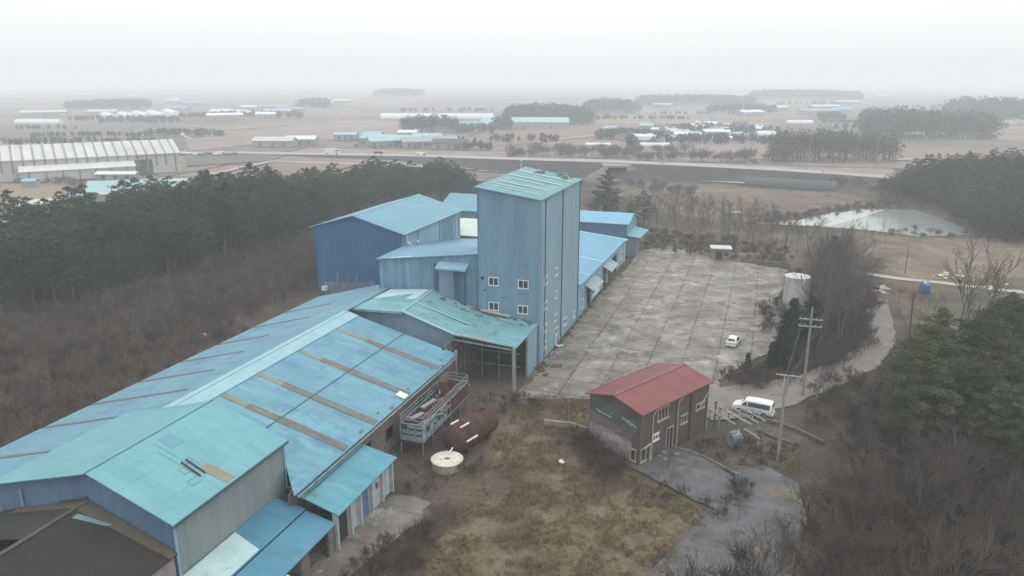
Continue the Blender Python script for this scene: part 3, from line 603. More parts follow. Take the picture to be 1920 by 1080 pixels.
for (u0, u1, m_) in ((52.6, 54.2, dark_hole), (54.7, 56.0, mat('door_pale', (.42, .46, .47), rough=.7, streak=.25)), (56.5, 58.1, mat('door_blue', (.10, .16, .30), rough=.7, streak=.2))):
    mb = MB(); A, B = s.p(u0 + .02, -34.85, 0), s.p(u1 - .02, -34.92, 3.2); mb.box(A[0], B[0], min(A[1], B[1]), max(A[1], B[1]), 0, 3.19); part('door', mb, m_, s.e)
mb = MB()
for a in (51.9, 54.4, 56.2, 58.4, 60.6, 62.7): mb.box(s.p(a, 0, 0)[0] - .12, s.p(a, 0, 0)[0] + .12, s.p(0, -34.35, 0)[1], s.p(0, -34.68, 0)[1], 0, 3.9)
part('pillar', mb, mat('pillar_pale', (.38, .40, .40), (.28, .29, .29), 1, rough=.8), s.e)
s = Site('low_lean_to', 'lowest blue lean-to roof along the foot of the grey wall', 'shed', 45, -38)
def k2(b): return 4.1 - .8 * (b + 41.1) / 7.0
s.roof('roof', [[(34, -41.1, k2(-41.1)), (52.0, -41.1, k2(-41.1)), (51.9, -37.7, k2(-37.7)), (34, -37.7, k2(-37.7))], [(34, -37.6, k2(-37.6) - .12), (51.8, -37.6, k2(-37.6) - .12), (51.4, -34.2, k2(-34.2) - .1), (34, -34.2, k2(-34.2) - .1)]], roof_low, .1)
rf = [c for c in s.e.children if c.name.startswith('roof')][0]
mb = MB(); mb.slab(s.pts([(36, -41.0, k2(-41) + .03), (46.2, -41.0, k2(-41) + .03), (45.2, -37.8, k2(-37.8) + .03), (34, -37.8, k2(-37.8) + .03)]), .03); part('patch', mb, pale_panel, rf)
mb = MB(); s.wall(mb, 'b', -34.6, 34, 51.5, 3.1, ops=[(47.6, 50.6, 0, 2.7), (41, 46.4, 0, 2.7)], t=-.2); part('wall', mb, wall_block, s.e)
mb = MB(); p0 = Vector(s.p(43.9, -34.4, 3.0)); mb.tube(p0, p0 + Vector((.2, -.5, -.35)), .07); mb.tube(p0 + Vector((.2, -.5, -.35)), p0 + Vector((.5, -.7, -1.4)), .07); part('downpipe', mb, trim_white, s.e)

# ---- silo tower
s = Site('silo_tower', 'tall windowed tower clad in blue ribbed sheet with green sloping roof', 'tower', 114, -35)
T0, T1, BL, BR = 102.2, 126.6, -39.9, -30.2
def tz(b): return 25.5 + 1.4 * (BR - b) / 9.7
s.roof('roof', [[(T0 - .35, BL - .35, tz(BL - .35)), (T1 + .3, BL - .35, tz(BL - .35) + .3), (T1 + .3, BR + .35, tz(BR + .35)), (T0 - .35, BR + .35, tz(BR + .35))]], roof_tower, .14)
rf = [c for c in s.e.children if c.name.startswith('roof')][0]
mb = MB()
for (a, b0, b1, w_) in ((105.3, -38.8, -31.4, .35), (107.0, -39.5, -34, .3), (109.6, -39.2, -31.0, .45), (113.5, -38.5, -33, .3), (116.3, -39.6, -30.6, .55), (121.5, -39.8, -30.4, .7)):
    zz = lambda b: tz(b) + .3 * (a - T0) / 24 * (BR - b) / 9.7 + .07
    mb.slab(s.pts([(a, b0, zz(b0)), (a + w_, b0, zz(b0)), (a + w_, b1, zz(b1)), (a, b1, zz(b1))]), .05)
part('skylight_strip', mb, strip_pale, rf)
FW = [(-37.4, 12.7), (-32.7, 12.65), (-37.4, 8.8), (-32.75, 8.7)]
mb = MB(); s.wall(mb, 'a', T0, BL, BR, lambda b: tz(b) - .1, ops=[(b - .8, b + .8, z - .65, z + .65) for b, z in FW], t=.2); s.wall(mb, 'b', BL, T0, T1, tz(BL) - .1, t=.2); s.wall(mb, 'a', T1, BL, BR, lambda b: tz(b) - .1, t=-.2)
part('wall', mb, wall_blue, s.e, label='shaded ribbed end wall')  # end wall darker, long side paler: light and shade put into cladding colours
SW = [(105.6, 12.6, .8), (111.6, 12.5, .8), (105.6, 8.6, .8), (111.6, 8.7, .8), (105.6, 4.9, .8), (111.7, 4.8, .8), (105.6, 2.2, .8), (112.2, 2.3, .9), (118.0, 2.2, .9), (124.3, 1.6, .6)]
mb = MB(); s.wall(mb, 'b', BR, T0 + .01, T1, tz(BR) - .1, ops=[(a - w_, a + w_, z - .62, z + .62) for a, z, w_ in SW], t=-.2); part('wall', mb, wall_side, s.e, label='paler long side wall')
for b, z in FW: s.window('a', T0, b - .8, b + .8, z - .65, z + .65)
for a, z, w_ in SW: s.window('b', BR, a - w_, a + w_, z - .62, z + .62, out=.05, inn=-.12)
mb = MB()
for a in (102.35, 105.0, 114.9, 126.4): mb.tube(s.p(a, BR + .08, .2), s.p(a, BR + .08, 25.3), .07 if a != 114.9 else .09, n=6)
part('corner_trim', mb, trim_dark, s.e)
mb = MB(); mb.tube(s.p(102.1, BR + .05, .1), s.p(102.1, BR + .05, 25.4), .09, n=6); part('corner_trim', mb, trim_blue, s.e)
mb = MB(); P = [s.p(111.2, BR + .15, 2.2), s.p(111.2, BR + .15, .5), s.p(111.3, BR + .5, .15), s.p(112, BR + 1.2, .12)]
for i in range(3): mb.tube(P[i], P[i + 1], .13)
part('downpipe', mb, trim_white, s.e)
for (b, z, r_) in ((-39.2, 13.1, .26), (-38.85, 11.25, .15)):
    mb = MB(); c = Vector(s.p(T0 - .03, b, z)); mb.tube(c, c + Vector((.02, 0, 0)), r_, n=14); mb.tube(c + Vector((-.06, 0, 0)), c + Vector((.0, 0, 0)), r_ * 1.15, r_ * 1.15, n=14, cap=False); part('vent_hole', mb, dark_hole, s.e)
mb = MB()
for b in (-33.6, -33.1, -32.6, -32.1): mb.box(s.p(T0 - .06, b, 0)[0], s.p(T0, b, 0)[0], s.p(0, b + .08, 0)[1], s.p(0, b, 0)[1], 15.35, 15.6)
part('bracket', mb, trim_dark, s.e)
mb = MB()
random.seed(2)
for k in range(9):
    a = random.uniform(122, 126); b = random.uniform(-37, -31); mb.box(s.p(a, b, 0)[0], s.p(a, b, 0)[0] + random.uniform(.3, 1.1), s.p(a, b, 0)[1], s.p(a, b, 0)[1] + random.uniform(.3, 1), tz(b) + .06, tz(b) + random.uniform(.3, .75))
part('roof_vent', mb, steel_gray, s.e)
mb = MB(); mb.tube(s.p(120.5, -39, tz(-39)), s.p(120.5, -39, tz(-39) + 2.6), .04, n=5); mb.tube(s.p(120.5, -39.3, tz(-39) + 2.2), s.p(120.5, -38.7, tz(-39) + 2.2), .04, n=5); part('antenna', mb, trim_white, s.e)

# ---- block behind the porch, left of the tower
s = Site('middle_block', 'blue block between the tower and the dark blue gable, with hooded chute', 'building', 125, -50)
BF = 102.9
s.roof('roof', [[(BF - .3, -57.5, 14.6), (126.2, -64.6, 11.3), (126.2, -40.0, 13.0), (BF - .3, -40.0, 16.7)], [(126.2, -64.6, 11.3), (155, -64.6, 7.1), (155, -40, 8.6), (126.2, -40, 13.0)]], roof_mid, .14)
rf = [c for c in s.e.children if c.name.startswith('roof')][0]
mb = MB(); mb.slab(s.pts([(BF - .35, -55.0, 14.99), (BF + .6, -55.0, 14.9), (BF + .6, -51.2, 15.35), (BF - .35, -51.2, 15.45)]), .05); mb.slab(s.pts([(118, -47.5, 14.4), (119.3, -47.5, 14.2), (119.3, -40.1, 14.8), (118, -40.1, 15.0)]), .06)
part('skylight_strip', mb, trim_white, rf)
mb = MB(); s.wall(mb, 'a', BF, -57.2, -40.1, lambda b: 14.5 + 2.1 * (b + 57.4) / 17.4, t=.2)
mb.slab([s.p(BF, -57.2, 14.4), s.p(126, -64.4, 11.2), s.p(126, -64.2, 11.2), s.p(BF, -57.0, 14.4)], 11.2)
part('wall', mb, wall_mid, s.e)
mb = MB(); mb.box(s.p(BF - .06, 0, 0)[0], s.p(BF, 0, 0)[0], s.p(0, -46.5, 0)[1], s.p(0, -47.6, 0)[1], 9, 14.6); part('dark_panel', mb, mat('panel_dark', (.07, .12, .18), (.05, .09, .14), .5, rough=.8, streak=.2), s.e)
mb = MB(); A, B = s.p(BF - 1.1, -43.8, 8), s.p(BF, -46.2, 14); mb.box(A[0], B[0], A[1], B[1], 8.6, 14.2)
ch = part('chute', mb, mat('chute_blue', (.15, .22, .32), (.12, .18, .27), .4, rough=.6, streak=.2), s.e)
mb = MB(); A, B = s.p(BF - .7, -42.2, 8), s.p(BF, -43.78, 14); mb.box(A[0], B[0], A[1], B[1], 8.6, 14.0); part('side_box', mb, mat('box_deep', (.07, .13, .21), (.05, .10, .17), .4, rough=.7, streak=.2), ch)
mb = MB(); mb.slab(s.pts([(BF - 1.6, -46.6, 14.3), (BF, -46.6, 15.0), (BF, -41.6, 15.0), (BF - 1.6, -41.6, 14.3)]), .25); part('hood', mb, trim_blue, ch)

# ---- porch gable over the loading bay
s = Site('loading_porch', 'green roofed open porch with a single front post below the tower', 'porch', 96, -44)
PF = 91.8
s.roof('roof', [[(PF, -47.6, 10.0), (102.8, -47.6, 10.45), (102.8, -39.6, 7.9), (PF, -39.6, 7.4)], [(PF, -39.6, 7.4), (102.8, -39.6, 7.9), (102.1, -30.3, 6.75), (PF, -30.3, 6.55)], [(PF, -56.6, 9.75), (102.8, -55.4, 9.7), (102.8, -47.6, 10.45), (PF, -47.6, 10.0)]], mat('roof_porch', (.12, .29, .33), (.17, .34, .35), .3, (.15, .17, .12), .55, .7, rough=.5, corr='x', per=.3, streak=.22, panel=.07), .12)
rf = [c for c in s.e.children if c.name.startswith('roof')][0]
mb = MB(); mb.slab(s.pts([(PF - .1, -47.6, 10.08), (PF + .5, -47.6, 10.1), (PF + .5, -39.6, 7.48), (PF - .1, -39.6, 7.46)]), .05); mb.slab(s.pts([(PF - .1, -39.6, 7.48), (PF + .4, -39.6, 7.5), (PF + .4, -34, 6.95), (PF - .1, -34, 6.93)]), .05); mb.slab(s.pts([(96, -47.4, 10.2), (96.4, -47.4, 10.2), (96.4, -39, 7.65), (96, -39, 7.65)]), .05)
mb.slab(s.pts([(PF - .08, -47.75, 10.1), (102.8, -47.75, 10.55), (102.8, -47.4, 10.5), (PF - .08, -47.4, 10.05)]), .05)
part('verge_trim', mb, cap_light, rf)
mb = MB(); mb.slab(s.pts([(PF - .12, -57, 9.7), (PF + .5, -57, 9.75), (PF + .5, -47.6, 10.07), (PF - .12, -47.6, 10.04)]), .35); part('fascia', mb, trim_blue, rf)
mb = MB(); mb.slab(s.pts([(97.5, -55.3, 9.82), (102.5, -55.0, 9.85), (102.6, -48.2, 10.47), (97.5, -48.2, 10.28)]), .05); part('patch', mb, pale_panel, rf)
random.seed(12); mb = MB()
for k in range(60):                          # leaf litter, torn sheets and boards on the roof edge
    t = random.random(); b = -46 + 15 * t; a = 102.3 - random.random() ** 2 * 2.6; z = (10.3 - 2.55 * (b + 47.6) / 8 if b < -39.6 else 7.9 - 1.15 * (b + 39.6) / 9.3) + .08
    mb.slab(s.pts([(a, b, z), (a + random.uniform(.1, .45), b + .1, z + .06), (a + .2, b + random.uniform(.2, .8), z + .05), (a - .1, b + random.uniform(.2, .6), z)]), .04)
part('litter', mb, mat('litter_brown', (.10, .10, .08), (.07, .065, .05), 1, rough=1), rf)
mb = MB(); mb.slab(s.pts([(101.2, -39.2, 8.25), (102.0, -39.2, 8.35), (102.0, -34.5, 7.7), (101.4, -34.5, 7.6)]), .07); mb.slab(s.pts([(PF - .1, -38.6, 7.5), (PF + .5, -38.6, 7.5), (PF + .4, -34.2, 7.0), (PF - .1, -34.2, 6.98)]), .06); part('board', mb, mat('board_pale', (.32, .32, .28), (.22, .2, .17), 1, rough=.9), rf)
mb = MB(); gz = lambda b: (9.85 if b < -47.6 else 9.85 - 2.6 * (b + 47.6) / 8)
s.wall(mb, 'a', PF + .9, -56, -47.6, 9.7, z0=5, t=.15); s.wall(mb, 'a', PF + .9, -47.6, -40, gz, z0=4, t=.15); part('wall', mb, wall_side, s.e)
mb = MB(); s.wall(mb, 'b', -40, 89, 102, 6.4, t=-.2); part('wall', mb, wall_block, s.e)
mb = MB(); s.wall(mb, 'a', 101.8, -39.9, -30.7, 6.2, t=.1); part('inner_backing', mb, dark_hole, s.e, label='dark inner wall')  # near-black sheet added before the tower wall to deepen the porch shade
mb = MB(); s.wall(mb, 'b', -30.4, 97.6, 102.1, 6.4, t=-.15); part('wall', mb, wall_side, s.e)
mb = MB(); c = s.p(PF - .2, -30.6, 0); mb.box(c[0] - .2, c[0] + .2, c[1] - .2, c[1] + .2, 0, 6.5); c = s.p(97.5, -30.6, 0); mb.box(c[0] - .12, c[0] + .12, c[1] - .12, c[1] + .12, 0, 6.5); part('post', mb, concrete_pole, s.e)
mb = MB()
for b in (-39.6, -36.8, -34.2): mb.bar(s.p(95.5, b, 0), s.p(95.5, b, 6.6), .1)
for z in (2.2, 4.2, 6.0): mb.bar(s.p(95.5, -39.6, z), s.p(95.5, -31, z), .09)
mb.bar(s.p(PF, -40, 6.7), s.p(PF, -30.5, 6.1), .2); mb.bar(s.p(PF, -30.6, 6.3), s.p(102, -30.6, 6.4), .2)
for a in (94.5, 97, 99.5): mb.bar(s.p(a, -40, 7.1), s.p(a, -30.6, 6.3), .12)
part('door_frame', mb, steel_gray, s.e)

# ---- dark blue gable building
s = Site('gable_warehouse', 'large dark blue warehouse with pale gabled roof beside the pine wood', 'building', 141, -75)
C0, C1, CL, CR = 126, 155.3, -84, -64.8
def cz(b): return 14 + 2.7 * (1 - abs(b + 74.9) / 9.6)
s.roof('roof', [[(C0 - .4, -74.9, 16.7), (C1 + .3, -74.9, 16.7), (C1 + .3, -64.2, cz(-64.2)), (C0 - .4, -64.2, cz(-64.2))], [(C0 - .4, -84.9, cz(-84.9)), (C1 + .3, -84.9, cz(-84.9)), (C1 + .3, -74.9, 16.7), (C0 - .4, -74.9, 16.7)]], roof_c, .14)
rf = [c for c in s.e.children if c.name.startswith('roof')][0]
mb = MB(); mb.slab(s.pts([(C0 - .45, -75.1, 16.76), (C1 + .35, -75.1, 16.76), (C1 + .35, -74.75, 16.76), (C0 - .45, -74.75, 16.76)]), .05); mb.slab(s.pts([(C0 - .5, -85, cz(-85) + .06), (C0 - .1, -85, cz(-85) + .06), (C0 - .1, -75, 16.77), (C0 - .5, -75, 16.77)]), .12); mb.slab(s.pts([(C0 - .4, -64.25, cz(-64.2) + .05), (C1 + .3, -64.25, cz(-64.2) + .05), (C1 + .3, -64.05, cz(-64.1) + .04), (C0 - .4, -64.05, cz(-64.1) + .04)]), .2); part('verge_trim', mb, cap_light, rf)
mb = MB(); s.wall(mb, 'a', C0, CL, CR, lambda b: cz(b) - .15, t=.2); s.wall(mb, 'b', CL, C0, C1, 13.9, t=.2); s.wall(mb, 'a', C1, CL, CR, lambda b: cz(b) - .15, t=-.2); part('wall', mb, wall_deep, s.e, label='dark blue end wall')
mb = MB(); s.wall(mb, 'a', C0 - .05, -82.5, -71, lambda b: 3.2 + .8 * math.sin(b * 1.3), t=.04)
for b in (-79.5, -77.2, -75.3): mb.box(s.p(C0 - .12, 0, 0)[0], s.p(C0 - .05, 0, 0)[0], s.p(0, b + .5, 0)[1], s.p(0, b, 0)[1], .5, 5.0)
part('patch', mb, mat('patch_steel', (.11, .17, .25), (.15, .18, .22), .4, (.2, .18, .14), .6, .8, rough=.8, streak=.25), s.e)
mb = MB(); s.wall(mb, 'b', CR, C0, C1, 13.9, t=-.2); part('wall', mb, wall_side, s.e, label='paler side wall')
mb = MB()
for a in (C0 + .8, 133, 143.5, 144.6, 152.2, 154): mb.box(s.p(a, 0, 0)[0], s.p(a + .3, 0, 0)[0], s.p(0, CR + .12, 0)[1], s.p(0, CR, 0)[1], 8, 13.8)
for a0 in (145.5,): mb.box(s.p(a0, 0, 0)[0], s.p(a0 + 6, 0, 0)[0], s.p(0, CR + .06, 0)[1], s.p(0, CR, 0)[1], 6, 13.6)
part('panel', mb, mat('panel_steel', (.12, .21, .29), rough=.6, streak=.2), s.e)
mb = MB(); mb.tube(s.p(C0 + 1.8, CR + .3, 13.6), s.p(C0 + 1.8, CR + .3, 11.9), .13); mb.tube(s.p(C0 + 1.8, CR + .3, 11.9), s.p(C0 + .2, CR + 1.8, 11.7), .14); mb.tube(s.p(C0 + 4.4, CR + 1.2, 11.6), s.p(C0 + 3.6, CR + 1.9, 11.5), .16); part('downpipe', mb, trim_white, s.e)
mb = MB(); c = s.p(C0 - .4, -82.3, 1); mb.box(c[0] - .4, c[0] + .4, c[1] - .5, c[1] + .5, 1.0, 1.9); part('wall_unit', mb, trim_white, s.e)

# ---- two roofs seen between the warehouse and the tower
s = Site('pale_roof_shed', 'low pale mossy roof seen between warehouse and tower', 'building', 168, -66)
s.roof('roof', [[(157, -73, 7.4), (166, -73, 9.6), (166, -50, 9.6), (157, -50, 7.4)], [(166, -73, 9.6), (178, -73, 7.4), (178, -50, 7.4), (166, -50, 9.6)]], pale_roof)
mb = MB(); s.wall(mb, 'a', 157.3, -72.7, -50.3, 7.2); s.wall(mb, 'b', -72.7, 157.3, 177.7, 7.2); s.wall(mb, 'a', 177.7, -72.7, -50.3, 7.2, t=-.2); part('wall', mb, wall_mid, s.e)
s = Site('rear_blue_shed', 'blue roofed shed just visible behind the pale mossy roof', 'building', 192, -70)
s.roof('roof', [[(183, -83, 8.4), (192, -83, 11.6), (192, -56, 11.6), (183, -56, 8.4)], [(192, -83, 11.6), (201, -83, 8.4), (201, -56, 8.4), (192, -56, 11.6)]], roof_c)
mb = MB(); s.wall(mb, 'a', 183.3, -82.6, -56.4, 8.2); s.wall(mb, 'b', -82.6, 183.3, 200.7, 8.2); s.wall(mb, 'b', -56.4, 183.3, 200.7, 8.2, t=-.2); part('wall', mb, wall_mid, s.e)

# ---- long low building beyond the tower
s = Site('yard_side_building', 'long low blue building with awnings facing the concrete yard', 'building', 150, -36)
def ez(a, b): return 6.45 - .75 * (a - 127) / 46 + .11 * (BR - b)
E0, E1 = 126.9, 173
s.roof('roof', [[(E0, -46, ez(E0, -46)), (E1, -46, ez(E1, -46)), (E1, BR + .5, ez(E1, BR + .5)), (E0, BR + .5, ez(E0, BR + .5))]], mat('roof_e', (.105, .28, .40), (.125, .30, .41), .2, rough=.45, corr='y', per=.3, streak=.08, panel=.03), .12)
rf = [c for c in s.e.children if c.name.startswith('roof')][0]
mb = MB()
for a, w_ in ((E1 - .6, .8), (147, .7), (134.5, .5)): mb.slab(s.pts([(a, -46, ez(a, -46) + .06), (a + w_, -46, ez(a + w_, -46) + .06), (a + w_, BR + .4, ez(a, BR) + .03), (a, BR + .4, ez(a, BR) + .03)]), .06)
part('skylight_strip', mb, strip_pale, rf)
ops = [(134.3, 137.6, 0, 4.0), (138.8, 144.5, .9, 3.6), (149.2, 152.3, 0, 3.6), (154.3, 164.5, 0, 4.3), (168.6, 170.2, 1.6, 3.3), (129.7, 131.6, 1.0, 2.6)]
mb = MB(); s.wall(mb, 'b', BR, E0, E1 - .3, lambda a: ez(a, BR) - .12, ops=ops, t=-.2); s.wall(mb, 'a', E1 - .3, -46, BR - .2, lambda b: ez(E1, b) - .12, t=-.2); part('wall', mb, wall_side, s.e)
mb = MB(); s.wall(mb, 'b', BR - 3.2, E0, E1 - .6, 5.0, t=-.2); part('inner_backing', mb, wall_block, s.e)
s.window('b', BR, 138.8, 144.5, .9, 3.6, out=.08, inn=-.12, fr=.2); s.window('b', BR, 168.6, 170.2, 1.6, 3.3, out=.05, inn=-.12); s.window('b', BR, 129.7, 131.6, 1.0, 2.6, out=.05, inn=-.12)
for (a0, a1, z) in ((132.5, 140.5, 4.9), (148.3, 155.8, 4.9)):
    mb = MB(); mb.slab(s.pts([(a0, BR, z), (a1, BR, z), (a1, BR + 2.0, z - 1.1), (a0, BR + 2.0, z - 1.1)]), .1)
    mb.bar(s.p(a0 + .2, BR, z - 2), s.p(a0 + .2, BR + 1.8, z - 1.15), .07); mb.bar(s.p(a1 - .2, BR, z - 2), s.p(a1 - .2, BR + 1.8, z - 1.15), .07); part('awning', mb, mat('awning', (.25, .33, .34), (.2, .27, .28), .6, rough=.7), s.e)
mb = MB(); mb.tube(s.p(172.4, BR + .2, 5.4), s.p(172.4, BR + .2, .2), .14); mb.tube(s.p(171.6, BR + .6, 5.6), s.p(173.3, BR + .6, 5.55), .16); mb.tube(s.p(138.4, BR + .12, .8), s.p(145, BR + .12, .8), .12); part('downpipe', mb, trim_white, s.e)

# ---- far blue gable beyond it
s = Site('far_blue_building', 'small blue gabled building at the far end of the yard', 'building', 186, -36)
s.roof('roof', [[(179, -46.5, 8.1), (186.2, -46.5, 9.7), (186.2, -30.3, 9.7), (179, -30.3, 8.1)], [(186.2, -46.5, 9.7), (192.8, -46.5, 8.1), (192.8, -30.3, 8.1), (186.2, -30.3, 9.7)]], mat('roof_f', (.14, .34, .46), (.16, .36, .47), .3, rough=.45, corr='x', per=.3, panel=.03), .14)
fz = lambda a: 8.0 + 1.6 * (1 - abs(a - 186.2) / 7)
mb = MB(); s.wall(mb, 'a', 179.3, -46.3, -30.7, 8.0, t=.2); part('wall', mb, mat('wall_f_dark', (.06, .14, .25), (.07, .15, .26), .3, rough=.7, corr='xy', per=.36, streak=.1), s.e)
mb = MB(); s.wall(mb, 'b', -30.7, 179.3, 192.5, fz, t=-.2); s.wall(mb, 'a', 192.5, -46.3, -30.7, 8, t=-.2); part('wall', mb, mat('wall_f', (.13, .25, .37), (.15, .27, .38), .3, rough=.6, corr='xy', per=.36, streak=.1), s.e)
mb = MB(); mb.slab(s.pts([(178.6, -30.7, 5.5), (190.5, -30.7, 5.6), (190.0, -27.0, 5.0), (179.2, -27.4, 4.9)]), .14); part('canopy', mb, mat('canopy_teal', (.15, .34, .40), rough=.5, corr='x', per=.3), s.e)
mb = MB(); s.wall(mb, 'b', -28.6, 179.4, 186, 4.9, t=-.15); s.wall(mb, 'a', 179.4, -30.7, -28.6, 5.0, t=.15); part('wall', mb, mat('wall_f2', (.10, .15, .24), (.13, .17, .23), .5, rough=.8, streak=.2), s.e)
t = thing('storage_silo', 'rust streaked white cylinder silo between tower and far blue building', 'silo', xy(176.5, -44.3))
mb = MB(); mb.lathe([(1.4, 0), (1.45, .2), (1.45, 4), (1.5, 4.1), (1.45, 4.2), (1.45, 8.3), (1.1, 9.0), (.5, 9.5), (.4, 9.9), (.2, 10)], 20); part('drum', mb, mat('silo_paint', (.42, .38, .35), (.3, .24, .2), .8, (.14, .08, .06), .52, .9, rough=.8, streak=.5), t, smooth=True)
mb = MB()
for k in range(14): mb.bar((-1.55, -.25, .6 + k * .6), (-1.55, .25, .6 + k * .6), .04)
mb.bar((-1.55, -.25, .2), (-1.55, -.25, 9.4), .05); mb.bar((-1.55, .25, .2), (-1.55, .25, 9.4), .05); part('ladder', mb, steel_rust, t)
# ================================================================ OBJECTS
# ---- red roofed office
hx, hy = xy(84.15, -10.8)
_d = (xy(88.3, -3.9)[0] - xy(75.8, -10.6)[0], xy(88.3, -3.9)[1] - xy(75.8, -10.6)[1])
h = thing('office_house', 'two storey dark walled house with red metal roof and faded wall painting', 'house', (hx, hy), math.atan2(_d[1], _d[0]))
# local x: towards the yard road, local y: left side; near gable at x=-L
L_, W_ = 6.75, 3.75; RL, RW = 7.1, 4.15
def hz(y): return 7.55 - 1.0 * abs(y) / RW
mb = MB(); mb.slab([(-RL, -RW, 6.5), (RL, -RW, 6.5), (RL, 0, 7.55), (-RL, 0, 7.55)], .1); mb.slab([(-RL, 0, 7.55), (RL, 0, 7.55), (RL, RW, 6.5), (-RL, RW, 6.5)], .1)
hr = part('roof', mb, mat('red_roof_x', (.165, .045, .042), (.195, .06, .054), .35, (.125, .042, .034), .62, .6, rough=.55, corr='x', per=.34, streak=.12, corrc=.2, panel=.05), h)
mb = MB(); mb.slab([(-RL - .03, -.18, 7.58), (RL + .03, -.18, 7.58), (RL + .03, .18, 7.62), (-RL - .03, .18, 7.62)], .06)
for s_ in (-1, 1): mb.slab([(-RL - .02, s_ * RW, 6.54), (RL + .02, s_ * RW, 6.54), (RL + .02, s_ * (RW + .06), 6.5), (-RL - .02, s_ * (RW + .06), 6.5)], .14)
part('ridge_cap', mb, mat('red_trim', (.2, .08, .08), rough=.6), hr)
def hwall(mb, axis, c, u0, u1, ztf, ops=(), t=.25):
    br = sorted(set([u0, u1] + [q for o in ops for q in o[:2]] + ([0.0] if axis == 'y' else [])))
    for i in range(len(br) - 1):
        ua, ub = br[i], br[i + 1]; um = (ua + ub) / 2; z = 0; segs = []
        for (a0, a1, h0, h1) in sorted([o for o in ops if o[0] <= um <= o[1]], key=lambda o: o[2]):
            if h0 > z: segs.append((z, h0, h0))
            z = max(z, h1)
        segs.append((z, ztf(ua), ztf(ub)))
        for (zl, za, zb) in segs:
            q = (lambda u, v, z: (u, v, z)) if axis == 'x' else (lambda u, v, z: (v, u, z))
            mb.hexa([q(ua, c, zl), q(ub, c, zl), q(ub, c + t, zl), q(ua, c + t, zl), q(ua, c, za), q(ub, c, zb), q(ub, c + t, zb), q(ua, c + t, za)])
SO = [(-3.6, -1.6, 4.4, 6.0), (-4.4, -3.3, 2.2, 3.0), (-1.7, -.3, .1, 2.9), (1.1, 2.4, 2.5, 3.6), (4.2, 6.0, 3.3, 4.1), (-6.5, -5.5, .3, 1.9)]
mb = MB(); hwall(mb, 'x', -W_, -L_, L_, lambda u: 6.42, SO); hwall(mb, 'x', W_, -L_, L_, lambda u: 6.42, [(-3, -1, 3.8, 5.2), (2, 4, 3.8, 5.2)], t=-.25)
hwall(mb, 'y', -L_, -W_ + .25, W_ - .25, lambda u: hz(u) - .12, [(-3.3, -2.5, .35, 1.8)]); hwall(mb, 'y', L_, -W_ + .25, W_ - .25, lambda u: hz(u) - .12, t=-.25)
part('wall', mb, brick_dark, h)
def hwin(o, side='x', c=-W_, frame=trim_white, mull=1):
    u0, u1, z0, z1 = o; mb = MB(); q = (lambda a, b, d, e, z0, z1: mb.box(a, b, d, e, z0, z1)) if side == 'x' else (lambda a, b, d, e, z0, z1: mb.box(d, e, a, b, z0, z1))
    y0, y1 = c - .07, c + .1
    q(u0, u0 + .12, y0, y1, z0, z1); q(u1 - .12, u1, y0, y1, z0, z1); q(u0 - .1, u1 + .1, y0 - .05, y1, z1 - .1, z1 + .08); q(u0 - .12, u1 + .12, y0 - .08, y1, z0 - .1, z0 + .08)
    for k in range(mull): um = u0 + (u1 - u0) * (k + 1) / (mull + 1); q(um - .05, um + .05, y0, y1, z0 + .08, z1 - .1)
    f = part('window', mb, frame, h); mb = MB(); q = (lambda a, b, d, e, z0, z1: mb.box(a, b, d, e, z0, z1)) if side == 'x' else (lambda a, b, d, e, z0, z1: mb.box(d, e, a, b, z0, z1))
    q(u0, u1, c + .06, c + .09, z0, z1); part('pane', mb, glass, f)
frame_tan = mat('frame_tan', (.35, .31, .25), (.27, .24, .2), 1, rough=.7)
hwin(SO[0], frame=frame_tan, mull=2); hwin(SO[1], frame=trim_white, mull=1); hwin(SO[3], frame=frame_tan); hwin(SO[4], frame=frame_tan); hwin(SO[5], frame=frame_tan, mull=0); hwin((-3.3, -2.5, .35, 1.8), 'y', -L_, frame=frame_tan, mull=0)
mb = MB(); mb.box(-1.7, -1.6, -W_ - .06, -W_ + .1, .1, 2.9); mb.box(-.4, -.3, -W_ - .06, -W_ + .1, .1, 2.9); mb.box(-1.7, -.3, -W_ - .06, -W_ + .1, 2.8, 2.95); mb.box(-1.05, -.97, -W_ - .04, -W_ + .08, .1, 2.8)
d = part('door', mb, frame_tan, h); mb = MB(); mb.box(-1.6, -.4, -W_ + .05, -W_ + .1, .1, 2.8); part('pane', mb, glass, d)
mb = MB()
for x in (-4.6, .3): mb.tube((x, -W_ - .12, 0), (x, -W_ - .12, 5.6), .08); mb.tube((x, -W_ - .12, 5.6), (x + .6, -RW, 6.45), .08)
mb.tube((5.0, -W_ - .1, 3.6), (6.6, -W_ - .1, 5.0), .08); mb.tube((-6.4, -W_ - .3, 2.1), (-5.1, -W_ - .3, 2.3), .1); mb.tube((-5.1, -W_ - .3, 2.3), (-5.1, -W_ - .3, 0.1), .09); mb.tube((L_ - .1, -W_ - .14, 0), (L_ - .1, -W_ - .14, 6.4), .07)
part('downpipe', mb, mat('pipe_pale', (.36, .36, .34), (.28, .28, .26), 1, rough=.6), h)
mb = MB(); mb.box(2.9, 3.5, -W_ - .22, -W_, .0, 6.42); mb.box(-.05, .1, -W_ - .1, -W_, 0, 6.42); part('pilaster', mb, brick_dark, h)
# faded mural on the near gable (a flat painting on the wall)
def mural(name, pts, m, o):
    mb = MB(); x = -L_ - o; n = len(pts); mb.add([(x, p[0], p[1]) for p in pts] + [(-L_ - .001, p[0], p[1]) for p in pts], [tuple(range(n))] + [(i, (i + 1) % n, (i + 1) % n + n, i + n) for i in range(n)])
    return mb, m

